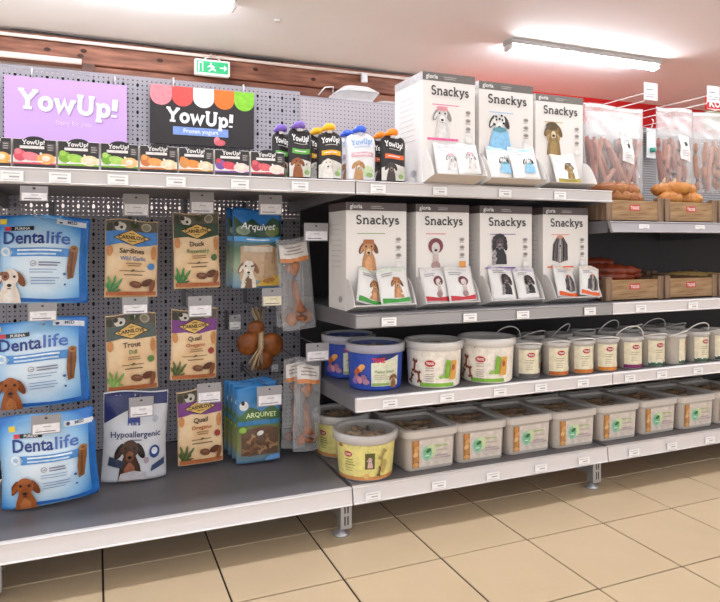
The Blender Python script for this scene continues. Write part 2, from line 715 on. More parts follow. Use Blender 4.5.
white_paint = mat('f7f9fb', 0.7, noise=0.03, nscale=1.2)
tag(MB().box(RX0, RX1, RY0, YW, ZC, ZC + 0.08, white_paint).build('ceiling'), 'white plastered shop ceiling', kind='structure')
tag(MB().box(RX0, 2.62, YW, YW + 0.1, -0.06, ZC, mat('e2d3cd', 0.8, noise=0.04, nscale=2)).build('wall_back'), 'pale plaster wall behind the shelving', kind='structure')
tag(MB().box(2.62, RX1, YW - 0.02, YW + 0.1, -0.06, ZC, mat('cb1a1d', 0.5, noise=0.05, nscale=2)).build('wall_far'), 'bright red painted wall', kind='structure')
# shopfront on the left: low sill wall and posts, daylight comes in above the sill
tag(MB().box(RX0 - 0.1, RX0, RY0, YW, -0.06, 0.35, mat('e4ddd8', 0.8)).build('wall_left'), 'low pale sill wall of the shopfront', kind='structure')
tag(MB().box(RX1, RX1 + 0.1, RY0, YW, -0.06, ZC, mat('e4ddd8', 0.8)).build('wall_right'), 'pale side wall', kind='structure')

# roof beam, lower plank, pipes
wood = mat('9c6650', 0.6, noise=0.5, nscale=3.0, stretch=(1.2, 6, 9), c2='633a29', bump=0.2, bscale=12)
wood2 = mat('976450', 0.6, noise=0.4, nscale=3.0, stretch=(1.0, 6, 9), c2='6d4231', bump=0.2, bscale=12)
bm = tag(MB().box(RX0, 2.60, YW - 0.14, YW - 0.002, 2.115, 2.282, wood, 0.004).build('trim_1'), 'dark brown timber beam under the ceiling', kind='structure')
kn = MB()
for kx, kz in ((-0.29, 2.185), (-0.07, 2.2), (-0.09, 2.165), (0.42, 2.19), (1.1, 2.2), (1.55, 2.17)):
    kn.lathe([(0.014, 0), (0.012, 0.001)], 10, mat('3c2418', 0.7))
    n = 20
    for q in range(len(kn.v) - n, len(kn.v)):
        x, y, z = kn.v[q]
        kn.v[q] = (kx + x * 1.5, YW - 0.1402 - z, kz + y)
kn.build('knot', bm)
tag(MB().box(-0.02, 2.60, YW - 0.10, YW - 0.002, 2.045, 2.113, wood2, 0.003).build('trim_2'), 'thin brown plank under the beam', kind='structure')
tag(MB().box(-0.08, 0.0, YW - 0.17, YW - 0.105, 2.05, 2.113, mat('5a3a2e', 0.6, noise=.3, nscale=20), 0.004).build('timber_block'), 'small dark timber block under the brown beam', 'block')
pipe_m = mat('e9d9d0', 0.5)
tag(MB().tube([(RX0, YW - 0.19, 2.112), (-0.082, YW - 0.19, 2.112)], 0.019, pipe_m, 10).build('wall_pipe'), 'pinkish white pipe below the timber beam, ending at the block', 'pipe')
tag(MB().tube([(RX0, YW - 0.165, 2.253), (2.6, YW - 0.165, 2.247)], 0.0125, pipe_m, 8).build('cable_conduit'), 'long white cable conduit running along the timber beam', 'conduit')
tag(MB().tube([(-0.5 + i * 0.12, YW - 0.17, 2.283 + 0.004 * math.sin(i * 1.3) - 0.0008 * i) for i in range(16)], 0.004, mat('2b2523', .6), 6).build('black_cable'), 'thin dark cable sagging between conduit and ceiling', 'cable')

# exit sign hanging from the conduit
t = thing('exit_sign', 'green illuminated exit sign with running figure hung from the beam', 'sign', (0.76, YW - 0.27, 2.085))
MB().box(-0.121, 0.121, -0.018, 0.03, 0, 0.108, mat('e8eee9', 0.4), 0.004).build('housing', t)
pn = MB().box(-0.108, 0.108, -0.0205, -0.0182, 0.014, 0.094, glow('1f9d63', 0.3)).build('panel', t)
pr = Print(lambda x, z, o: (x, -0.0206 - o, z))
gw = glow('dff5e8', 0.45)
pr.rect(-0.098, -0.066, 0.022, 0.086, gw)                                     # doorway
pr.rect(-0.092, -0.072, 0.022, 0.078, glow('1f9d63', 0.3))
pr.ell(-0.012, 0.078, 0.007, 0.007, gw)
pr.poly([(-0.022, 0.066), (-0.004, 0.07), (0.006, 0.048), (-0.008, 0.044)], gw)
pr.poly([(-0.006, 0.068), (0.014, 0.058), (0.012, 0.052), (-0.006, 0.061)], gw)
pr.poly([(-0.02, 0.068), (-0.036, 0.054), (-0.032, 0.05), (-0.016, 0.06)], gw)
pr.poly([(-0.008, 0.046), (0.006, 0.048), (0.024, 0.034), (0.02, 0.028), (0.002, 0.04)], gw)
pr.poly([(-0.008, 0.046), (-0.03, 0.026), (-0.024, 0.022), (0.002, 0.04)], gw)
pr.poly([(0.05, 0.058), (0.08, 0.058), (0.08, 0.076), (0.1, 0.054), (0.08, 0.032), (0.08, 0.05), (0.05, 0.05)], gw)
tag(pr.art.build('running_figure', t), kind='stuff')
MB().tube([(-0.06, 0.004, 0.108), (0.0, 0.06, 0.165), (0.03, 0.1, 0.165)], 0.006, pipe_m).tube([(0.06, 0.004, 0.108), (0.03, 0.06, 0.165)], 0.004, pipe_m).build('cable', t)

# red header sign on the red wall at the right
xs = P(708, 100, 2.46).x
t = thing('brand_sign', 'red header sign with white letters above an olive picture strip', 'sign', (xs, 2.475, 1.5235))
MB().box(0, 0.75, -0.006, 0.006, 0.11, 0.19, mat('c31622', 0.4), 0.002).build('header_board', t)
MB().box(0, 0.75, -0.005, 0.005, 0.0, 0.109, mat('8d9068', 0.5, noise=.4, nscale=9), 0.002).build('picture_strip', t)
pr = Print(lambda x, z, o: (x, -0.0061 - o, z))
pr.rect(0.006, 0.744, 0.181, 0.185, 'f0e8e6').rect(0.006, 0.744, 0.115, 0.119, 'f0e8e6')
pr.text('KONG', 0.02, 0.13, 0.042, 'f4efee', bold=0.03, align='l')
pr.build(t, 'border_line')


# ceiling lamps
def lamp(x0, x1, y, on, label):
    """on: radiance of the diffuser, 0 = switched off"""
    t = thing('ceiling_lamp', label, 'ceiling lamp', ((x0 + x1) / 2, y, ZC - 0.07), group='fluorescent battens on the ceiling')
    L = x1 - x0
    MB().box(-L / 2, L / 2, -0.055, 0.055, 0.036, 0.0695, mat('b5b0ad', 0.5), 0.004).build('housing', t)
    dm = glow('f6f9ff', on) if on else mat('dcdad8', 0.35)
    prof = [(0.036 * math.cos(a), 0.036 + 0.036 * math.sin(a)) for a in [PI + PI * i / 12 for i in range(13)]]
    MB().prism(prof, -L / 2 + 0.02, L / 2 - 0.02, dm).build('diffuser', t)
    for s in (-1, 1):
        e = s * (L / 2 - 0.012)
        MB().box(e - 0.012, e + 0.012, -0.04, 0.04, -0.001, 0.0355, mat('d8d4d2', 0.5), 0.004).build('end_cap', t)
    return t


lamp(2.60, 3.97, 3.63, LAMP_REAR, 'long lit fluorescent ceiling lamp in front of the red wall')
lamp(-0.64, 0.735, 3.61, LAMP_REAR, 'lit fluorescent ceiling lamp before the timber beam and exit sign')
for k, x in enumerate((-2.3, -0.45, 1.4, 3.25)):
    lamp(x, x + 1.4, 1.62, LAMP_EDGE, 'lit fluorescent ceiling lamp above the aisle edge of the shelving')
for k, x in enumerate((-1.2, 0.9, 3.0)):
    lamp(x, x + 1.4, -0.6, LAMP_AISLE, 'lit fluorescent ceiling lamp above the open aisle')
tag(MB().lathe([(0.0, 0), (0.02, .001), (0.024, .012), (0.0, .014)], 14, mat('d9d5d2', .5), (0, 0, 0), False, False).build('ceiling_hook', loc=(1.05, 3.85, ZC - 0.0145)), 'small round fitting on the white ceiling', 'fitting')

# ------------------------------------------------------------------ shelving
board_m = mat('6f6c70', 0.42, noise=0.05, nscale=6)
shade_m = mat('3a3639', 0.5, noise=0.06, nscale=8)  # grey of the bay backs darkened to hold the deep shelves' shade
peg_m = mat('a19da5', 0.45, noise=0.03, nscale=6)
peg2_m = mat('b3aab0', 0.5, noise=0.03, nscale=6)
backing_m = mat('1d1b1e', 0.8)
post_m = mat('6a676c', 0.4, metal=0.2)
galv_m = mat('b4b4b8', 0.35, metal=0.6)


def pegboard(w, h, m, key=True, pitch=0.05 / 3, hole=0.0027):
    mb = MB()
    nx, nz = int(round(w / pitch)), int(round(h / pitch))
    px, pz = w / nx, h / nz
    vs, fs = [], []
    for j in range(nz):
        for i in range(nx):
            cx, cz = (i + .5) * px, (j + .5) * pz
            k = key and i % 3 == 1 and j % 3 == 1
            rx, rz = (0.0046, 0.0072) if k else (hole, hole)
            o = len(vs)
            vs += [(i * px, 0, j * pz), ((i + 1) * px, 0, j * pz), ((i + 1) * px, 0, (j + 1) * pz), (i * px, 0, (j + 1) * pz)]
            q = .414
            vs += [(cx - rx * q, 0, cz - rz), (cx + rx * q, 0, cz - rz), (cx + rx, 0, cz - rz * q), (cx + rx, 0, cz + rz * q),
                   (cx + rx * q, 0, cz + rz), (cx - rx * q, 0, cz + rz), (cx - rx, 0, cz + rz * q), (cx - rx, 0, cz - rz * q)]
            fs += [(o, o + 1, o + 5, o + 4), (o + 1, o + 6, o + 5), (o + 1, o + 2, o + 7, o + 6), (o + 2, o + 8, o + 7),
                   (o + 2, o + 3, o + 9, o + 8), (o + 3, o + 10, o + 9), (o + 3, o, o + 11, o + 10), (o, o + 4, o + 11)]
    mb.add(vs, fs, m)
    return mb


def bay(x0, x1, label, kind, fx=0.0):
    t = thing('shelving_bay', label, 'shelving', (x0, YB, 0), group='gondola shelving bays')
    W = x1 - x0
    if kind == 'peg':
        pegboard(W, 1.345, peg_m).build('pegboard', t, (0, 0, 0.17))
    elif kind == 'fine':
        pegboard(W, 0.40, peg2_m, False, 0.0167, 0.0021).build('pegboard', t, (0, 0, 1.102))
        MB().box(0, W, 0, 0.004, 0.17, 1.10, shade_m).build('back_panel', t)
    else:
        pegboard(W, 0.50, mat('9c9a9c', .5), False, 0.0125, 0.0032).build('mesh_panel', t, (0, 0, 1.0))
        MB().box(0, W, 0, 0.004, 0.17, 0.998, shade_m).build('back_panel', t)
    lo, hi = (0.10, 1.5)
    MB().box(0, W, 0.022, 0.026, lo, 1.01, backing_m).box(0, W, 0.022, 0.026, 1.085, hi, backing_m).build('hole_backing', t)  # dark sheet added so the peg holes look dark; its gap shows light
    MB().box(0, W, 0.0, 0.03, 1.5155 if kind == 'peg' else 1.5025, 1.522 if kind == 'peg' else 1.508, peg_m).build('top_rail', t)
    up = MB().box(-0.018 + 0.02, 0.018 + 0.02, 0.027, 0.06, 0.0, 1.50, post_m, 0.002)
    up.build('upright_post', t)
    # foot bracket under the base deck, with slotted front plate and round levelling foot
    br = MB().prism([(YD + 0.09 - YB, 0.045), (0, 0.02), (0, 0.112), (YD + 0.09 - YB, 0.112)], fx - 0.014, fx + 0.014, galv_m)
    b = br.build('base_bracket', t)
    MB().box(fx - 0.019, fx + 0.019, YD + 0.055 - YB, YD + 0.09 - YB, 0.02, 0.112, galv_m, 0.002).build('slotted_plate', t)
    s2 = MB()
    for z in (0.045, 0.082):
        for x in (-0.007, 0.003):
            s2.box(fx + x, fx + x + 0.004, YD + 0.0544 - YB, YD + 0.055 - YB, z - .012, z + 0.016, backing_m)
    s2.build('slot', t)
    MB().lathe([(0.026, 0.0005), (0.026, 0.006), (0.012, 0.012), (0.008, 0.022)], 16, galv_m, (fx - 0.012, YD + 0.072 - YB, 0)).build('levelling_foot', t)
    return t


bay(-1.278, -0.279, 'pegboard shelving bay beyond the bay of hanging treat bags', 'peg', 0.04)
bay(-0.278, 0.765, 'pegboard shelving bay holding the hanging treat bags', 'peg', 0.04)
bay(0.766, 1.721, 'shelving bay with the white snack dispenser boxes', 'fine', -0.044)
bay(1.722, 2.721, 'shelving bay with the wooden crates and mesh back', 'mesh')
bay(2.722, 3.722, 'shelving bay at the end beyond the crates', 'mesh')


def shelf(x0, x1, z, yf, label, rail, name='shelf', cat='shelf', h=0.043, depth=None, slope=0.0, ends=True):
    yb = YB - 0.008 if depth is None else yf + depth
    t = thing(name, label, cat, (x0, yf, z))
    W, D = x1 - x0, yb - yf
    g = 0.0025
    MB().box(0.007, W - 0.007, 0.0125 + slope, D, -0.026, 0.0, board_m, 0.0015).build('board', t)
    pr = [(0.0, -h), (0.012, -h), (0.012 + slope, -0.001), (0.0 + slope, -0.001), (-0.004 + slope, -0.004), (slope * .9, -0.007), (0.0, -h + 0.006), (-0.004, -h + 0.003)]
    MB().prism(pr, g, W - g, rail).build('price_rail', t)
    if ends:
        for x in (0.0025, W - 0.0065):
            MB().prism([(0.0125 + slope, -h), (D * .5, -h - 0.012), (D, -h - 0.03), (D, -0.001), (0.0125 + slope, -0.001)], x, x + 0.004, board_m).build('side_bracket', t)
    return t


rail_w = mat('dcd6d6', 0.35, spec=.5)
rail_g = mat('d0cbcb', 0.3, spec=.5)
rail_s = mat('a29e9e', 0.28, metal=0.45)
B = [-1.278, -0.278, 0.722, 1.722, 2.722, 3.722]
shelf(B[0], B[1], 1.10, YF, 'top shelf of the bay beyond the yogurt cartons', rail_g)
shelf(B[1], B[2], 1.10, YF, 'top shelf carrying yogurt cartons and pouches', rail_g)
shelf(B[2], B[3], 1.10, YF, 'top shelf carrying three white snack dispenser boxes', rail_g)
shelf(B[2], B[3], 0.695, YF, 'silver-edged shelf carrying four white snack dispenser boxes', rail_s)
shelf(B[2], B[3], 0.443, YF, 'shelf carrying the blue and green lidded buckets', rail_w)
shelf(B[3], B[4], 0.992, YF, 'upper crate shelf below the hanging bags of sticks', mat('9d999c', .3, spec=.5), slope=0.016)
shelf(B[3], B[4], 0.695, YF, 'lower crate shelf above the small handled buckets', rail_w)
shelf(B[3], B[4], 0.443, YF, 'shelf of small handled buckets under the crates', rail_w)
shelf(B[4], B[5], 0.992, YF, 'upper shelf of the end bay beyond the crates', rail_g, slope=0.016)
shelf(B[4], B[5], 0.695, YF, 'middle shelf of the end bay beyond the crates', rail_w)
shelf(B[4], B[5], 0.443, YF, 'lower shelf of the end bay beyond the crates', rail_w)
for i, lb in enumerate(('base deck of the bay beyond the blue bags', 'empty grey base deck under the hanging treat bags', 'base deck carrying the round yellow tubs and square tubs',
                        'base deck carrying square tubs under the crate bay', 'base deck of the end bay')):
    shelf(B[i], B[i + 1], 0.169, YD, lb, rail_w, 'base_deck', 'shelf', 0.054, slope=0.006, ends=False)

# price labels slid into the rails
lab_w = mat('f4f2f2', 0.45)
lab_t = mat('b0abae', 0.5)
proto_label = None


def price_label(u, z, yf, label, group, w=0.05, h=0.026, dz=-0.009):
    global proto_label
    x = P(u, 300, yf).x
    if proto_label is None:
        t = thing('price_label', label, 'price label', group=group)
        MB().box(-w / 2, w / 2, -0.0012, 0, -h, 0, lab_w).build('card', t)
        pr = Print(lambda a, b, o: (a, -0.0013 - o, b), inc=0.0001, base=0.0001)
        pr.lines(-0.02, 0.018, -0.007, 1, 0.004, lab_t, .0018).lines(-0.006, 0.02, -0.0165, 1, 0.004, lab_t, .004).lines(-0.02, 0.02, -0.0225, 1, 0.004, lab_t, .001)
        pr.build(t)
        proto_label = t
    else:
        t = dup(proto_label, label=label, group=group)
    t.location = (x, yf, z + dz)
    return t


for us, z, yf, nm, dz in (((389, 470, 523, 590), 0.695, YF - 0.0045, 'on the silver rail under the four white snack boxes', -0.012),
                          ((390, 447, 500, 541, 583), 0.443, YF - 0.0045, 'on the rail below the blue and green buckets', -0.012),
                          ((373, 439, 493, 541, 584), 0.169, YD - 0.0045, 'on the deck rail below the square tubs', -0.02),
                          ((644, 700), 0.992, YF + 0.006, 'on the rail of the upper crate shelf', -0.012),
                          ((641, 693), 0.695, YF - 0.0045, 'on the rail of the lower crate shelf', -0.012),
                          ((630, 662, 698), 0.443, YF - 0.0045, 'on the rail under the small handled buckets', -0.012),
                          ((634, 672, 710), 0.169, YD - 0.0045, 'on the deck rail below the crate bay', -0.02),
                          ((12, 60, 118, 176, 240, 300), 1.10, YF - 0.0045, 'on the top rail under the yogurt cartons', -0.012),
                          ((378, 440, 505, 560), 1.10, YF - 0.0045, 'on the top rail under the three white snack boxes', -0.012)):
    for u in us:
        price_label(u, z, yf, 'small white price label ' + nm, 'price labels ' + nm, dz=dz)

# ------------------------------------------------------------------ signs above the top shelf
chrome = mat('c9c8ca', 0.25, metal=0.85)
wire_w = mat('e6e2e2', 0.4)


def yowup_word(p, x, z, h, c, shadow=None, rot=-4.0, tm=True):
    # letters step down to the right, as on the packs
    if shadow:
        p.text('YowUp!', x + h * .05, z - h * .06, h, shadow, 'slab', 0.07, rot=rot)
    p.text('YowUp!', x, z, h, c, 'slab', 0.07, rot=rot)


def sign_board(name, label, u0, u1, vt, vb, col):
    x, w, z, h = rect_px(u0, u1, vt, vb, YB - 0.03)
    t = thing(name, label, 'sign', (x, YB - 0.03, z))
    MB().box(-w / 2, w / 2, 0, 0.006, 0, h, mat(col, 0.45), 0.0015).build('board', t)
    for s in (-.3, .38):
        MB().tube([(s * w, 0.022, h + 0.012), (s * w + .004, 0.004, h + 0.028), (s * w + .006, -0.001, h + 0.03), (s * w + .006, -0.002, h - 0.004)], 0.0022, wire_w, 6).build('hanging_clip', t)
    return t, w, h


t, w, h = sign_board('yogurt_sign', 'lilac sign board with white slab lettering above the cartons', 4, 127, 80, 142, 'c9a2da')
p = Print(lambda x, z, o: (x, -o, z))
yowup_word(p, 0.008, h * .47, h * .31, 'f6f1f8', 'a784b8', -2.5)
p.text('Dairy for pets', 0.02, h * .27, 0.014, 'e8d4f0', align='c')
p.build(t)
t, w, h = sign_board('yogurt_sign', 'black sign board with coloured scalloped awning and white lettering', 150, 254, 88.5, 146, '2c2628')
p = Print(lambda x, z, o: (x, -o, z))
for i, c in enumerate(('f08a94', 'ea5450', 'efecea', 'f0752a', '86c832')):
    cx = -w / 2 + w * (i + .5) / 5
    r = w / 10
    p.poly([(cx - r, h), (cx - r, h * .82)] + arc(cx, h * .82, r, h * .16, 180, 360, 10) + [(cx + r, h * .82), (cx + r, h)], c)
yowup_word(p, -0.01, h * .37, h * .24, 'f1eeee', None, -2.5)
p.rect(-w * .29, w * .24, h * .17, h * .31, '7f9cd8')
p.text('Frozen yogurt', -w * .025, h * .21, 0.0155, 'eef2fb', maxw=w * .48, bold=.01)
p.ell(w * .13, h * .1, .012, .016, 'e58a93').ell(w * .16, h * .07, .02, .012, 'd9656f')
p.build(t, 'awning_picture')

# ------------------------------------------------------------------ yogurt cartons
def carton(u0, u1, vt, vb, cols, label, yf=1.795):
    x, w, z, h = rect_px(u0 + .6, u1 - .6, vt, vb, yf)
    h = 0.072
    t = thing('yogurt_carton', label, 'carton', (x, yf, 1.1004), group='yogurt cartons on the top shelf')
    k = mat('2b2729', .4)
    MB().box(-w / 2, w / 2, 0, 0.058, 0, h, mat('ece5df', .4), 0.0015).build('box', t)
    MB().prism([(0.024 * math.cos(a), h - 0.004 + 0.011 * math.sin(a)) for a in [PI * i / 10 for i in range(11)]], -0.0006, 0.004, k, 'y').build('logo_tab', t)
    p = Print(lambda a, b, o: (a, -o, b), inc=.00012, base=.0003)
    a, b_ = -w / 2 + .001, w / 2 - .001
    p.rect(a, b_, h * .42, h - .001, '35302f')
    p.rect(a, b_, 0.001, 0.009, '3a3030')  # shadow at the carton foot painted as a dark strip
    p.rect(a, b_, 0.009, 0.013, cols[0])
    p.ell(-w * .33, h * .42, w * .15, h * .2, cols[0])
    p.ell(-w * .05, h * .36, w * .24, h * .17, cols[1], -18)
    p.ell(w * .26, h * .32, w * .22, h * .19, cols[2])
    p.ell(w * .26, h * .34, w * .1, h * .1, 'f6ead6')
    p.ell(-w * .38, h * .56, w * .08, h * .1, cols[1])
    p.rect(-w * .34, w * .22, h * .66, h * .76, 'e9e4e2')
    p.rect(w * .28, w * .46, h * .6, h * .86, '5a5352')
    p.lines(w * .3, w * .44, h * .79, 3, h * .08, 'c9c2bf', .0016)
    p.rect(-w * .28, w * .2, h * .2, h * .24, 'f3efec', p.let)
    p.text('YowUp!', -.002, h * .81, h * .15, 'f4f1f0', 'slab', .05)
    p.ell(w * .14, h * .5, w * .03, h * .04, 'f0eeec')
    p.build(t)


CS8 = [((-32, 12), 130, 159, ('e9a24a', 'f3c06a', 'f0b860'), 'yogurt carton with orange fruit at the end of the row beside the pink carton'),
       ((12, 57), 131, 161, ('e2586a', 'f0828c', 'f0b06a'), 'yogurt carton with pink and red fruit picture'),
       ((57, 100), 134, 163.5, ('86b83a', 'a8d45a', 'efe0b4'), 'yogurt carton with green fruit picture beside the pink carton'),
       ((100, 139), 137, 166, ('7cb436', 'b4d86e', 'f2c684'), 'yogurt carton with green and yellow fruit beside an orange carton'),
       ((139, 178), 139, 168, ('d9824a', 'f0a860', 'efd9b0'), 'yogurt carton with orange fruit beside a green and yellow carton'),
       ((178, 214), 141, 170, ('dc9a5a', 'f0984a', 'eed9b4'), 'yogurt carton with apricot fruit beside a berry carton'),
       ((214, 250), 144, 172, ('7f5aa8', 'd84e5e', 'f0d8d4'), 'yogurt carton with red and purple berries'),
       ((250, 285), 147, 174, ('c44a58', 'e06a72', 'f2e0d8'), 'yogurt carton with red berries next to the pouches')]
for (u, vt, vb, c, lb) in CS8:
    carton(u[0], u[1], vt, vb, c, lb)


# ------------------------------------------------------------------ yogurt pouches
def pouch(u0, u1, vt, yf, body, band, cap, fur, label, capdx=0.0, white=False):
    x, w, z, h = rect_px(u0, u1, vt, 176, yf)
    h = P((u0 + u1) / 2, vt, yf).z - 1.1006
    t = thing('yogurt_pouch', label, 'pouch', (x, yf, 1.1006), group='squeeze pouches on the top shelf')
    S = bag_surface(w, h, 0.016, .75, .02, 0.0, int(u0), .0004, .35)
    bag_mesh(S, w, h, mat(body, .32), .016, 'pouch_body', t, 12, 18)
    p = Print(S, .012, .3, bounds=(-w * .492, w * .492, h * .008, h * .992))
    if not white:
        p.poly([(-w * .46, h * .03), (w * .46, h * .03), (w * .46, h * .34), (0, h * .4), (-w * .46, h * .3)], 'ddd9d3')
    else:
        p.ell(w * .2, h * .2, w * .2, h * .12, 'cfe0b8')
    p.rect(-w * .36, w * .4, h * .5, h * .6, band)
    pic_dog(p, -w * .14, h * .26, h * .24, fur[0], fur[1], fur[2])
    p.ell(w * .25, h * .12, w * .12, h * .05, '8fb06a').ell(w * .3, h * .2, w * .08, h * .04, 'c9d8b0')
    p.text('YowUp!', 0, h * .76, h * .12, 'f2f0f0' if not white else '7ea6d8', 'slab', .05, maxw=w * .72)
    p.lines(-w * .3, w * .3, h * .7, 1, .01, 'b9b4b2' if not white else '9db6d4', .002, 'c')
    p.lines(-w * .28, w * .3, h * .54, 1, .01, 'f2f0f0', .003)
    p.build(t, 'printed_artwork')
    cm = mat(cap, .35)
    MB().lathe([(.0085, 0), (.0085, .008)], 12, wire_w, (capdx, 0, h - .004)).build('spout', t)
    cb = MB().lathe([(.002, 0), (.015, .002), (.0185, .009), (.017, .017), (.010, .022), (.0, .023)], 16, cm, (capdx, 0, h + .003), True, False, sy=.8)
    cb.tube([(capdx - .024, .004, h + .006), (capdx - .012, 0, h + .011), (capdx, 0, h + .013)], .007, cm, 8, radii=[.005, .008, .008])
    cb.build('cap', t)


for a in ((272, 291, 133, 1.87, '2a2527', '5fae4a', '7d5fb8', ('9a5a32', '7a4422', 'c08a5a'), 'black pouch with purple cap behind the brown dog pouch'),
          (288, 311, 130, 1.80, '2a2527', '66b44a', '7d5fb8', ('9a5a32', '7a4422', 'b87a4a'), 'black pouch with purple cap and brown dog'),
          (308, 327, 136, 1.87, '2c2724', 'f0b21e', 'f4b81e', ('e9e2da', 'd8cfc4', 'f2eee8'), 'black pouch with yellow cap behind the white puppy pouch'),
          (317, 342, 132, 1.80, '2c2724', 'f2b21e', 'f6b420', ('f0ebe4', 'd8cfc4', 'f6f2ec'), 'black pouch with yellow cap and white fluffy puppy'),
          (339, 357, 138, 1.87, 'e6e4ea', 'b9a0c8', '3a62d8', ('c08a5a', '9a6a42', 'e9dccb'), 'white pouch with blue cap behind the tan dog pouch'),
          (346, 375, 134, 1.80, 'e9e8ec', 'dfb4c0', '3560dc', ('c89866', 'b07a48', 'f0e4d4'), 'white pouch with blue cap and tan dog'),
          (371, 390, 140, 1.87, '2a2526', 'e8642e', 'f28a1e', ('5a4a44', '3a302c', '9a8a80'), 'black pouch with orange cap behind the dark dog pouch'),
          (380, 405, 137, 1.80, '2a2526', 'ee6c34', 'f58c1e', ('4c403c', '2e2624', '8a7a72'), 'black pouch with orange cap and dark dog')):
    pouch(*a, white=a[4].startswith('e'))

# ------------------------------------------------------------------ hooks with price tags on the pegboard
tag_grey = mat('9b989b', .4)
tag_white = mat('eeeaee', .4)


def hook(u0, u1, vt, vb, ytip, zw, label, xw=None, card='eeeaee', group='pegboard hooks with price tags'):
    x, w, z, h = rect_px(u0, u1, vt, vb, ytip)
    t = thing('display_hook', label, 'hook', (x, YB, z + h), group=group)
    L = ytip - YB
    dx = 0 if xw is None else xw - x
    dz = zw - (z + h)
    MB().tube([(dx, -0.002, dz), (dx, L + .035, dz), (dx, L + .02, dz + .004), (dx, L + .014, dz + .014)], .0022, chrome, 6).build('wire', t)
    MB().box(dx - .007, dx + .007, -.0055, -.0015, min(dz, -.006) - .008, max(dz, -.006) + .008, post_m, .001).build('back_plate', t)
    MB().tube([(dx * .5, -0.006, -.006), (0, L + .01, -.006), (0, L + .0015, -.006)], .0016, chrome, 6).build('tag_wire', t)
    tg = MB().box(-w / 2, w / 2, L - .0006, L + .0012, -h, 0, tag_grey).build('tag_holder', t)
    p = Print(lambda a, b, o: (a, L - .0007 - o, b), inc=.0001, base=.0002)
    p.rect(-w * .44, w * .46, -h * .95, -h * .46, card)
    p.lines(-w * .1, w * .2, -h * .62, 1, .01, '8a868a', .0016).lines(-w * .36, w * .4, -h * .88, 1, .01, '77737a', .0026)
    p.ell(0, -h * .16, .004, .003, '3a383a', n=8)
    p.build(tg, 'price_card')
    return t


# ------------------------------------------------------------------ bags hanging on the pegboard
def bag_thing(name, label, cat, u0, u1, vt, vb, Y, bulge, m, rot=0.0, group=None, zmin=None, seed=1, **kw):
    x, w, z, h = rect_px(u0, u1, vt, vb, Y)
    if zmin is not None and z < zmin:
        h -= zmin - z
        z = zmin
    t = thing(name, label, cat, (x, Y, z), group=group, rot=(0, math.radians(rot), 0))
    S = bag_surface(w, h, bulge, seed=seed, **kw)
    bag_mesh(S, w, h, m(w, h) if callable(m) else m, bulge, 'bag', t)
    return t, S, w, h, x, z


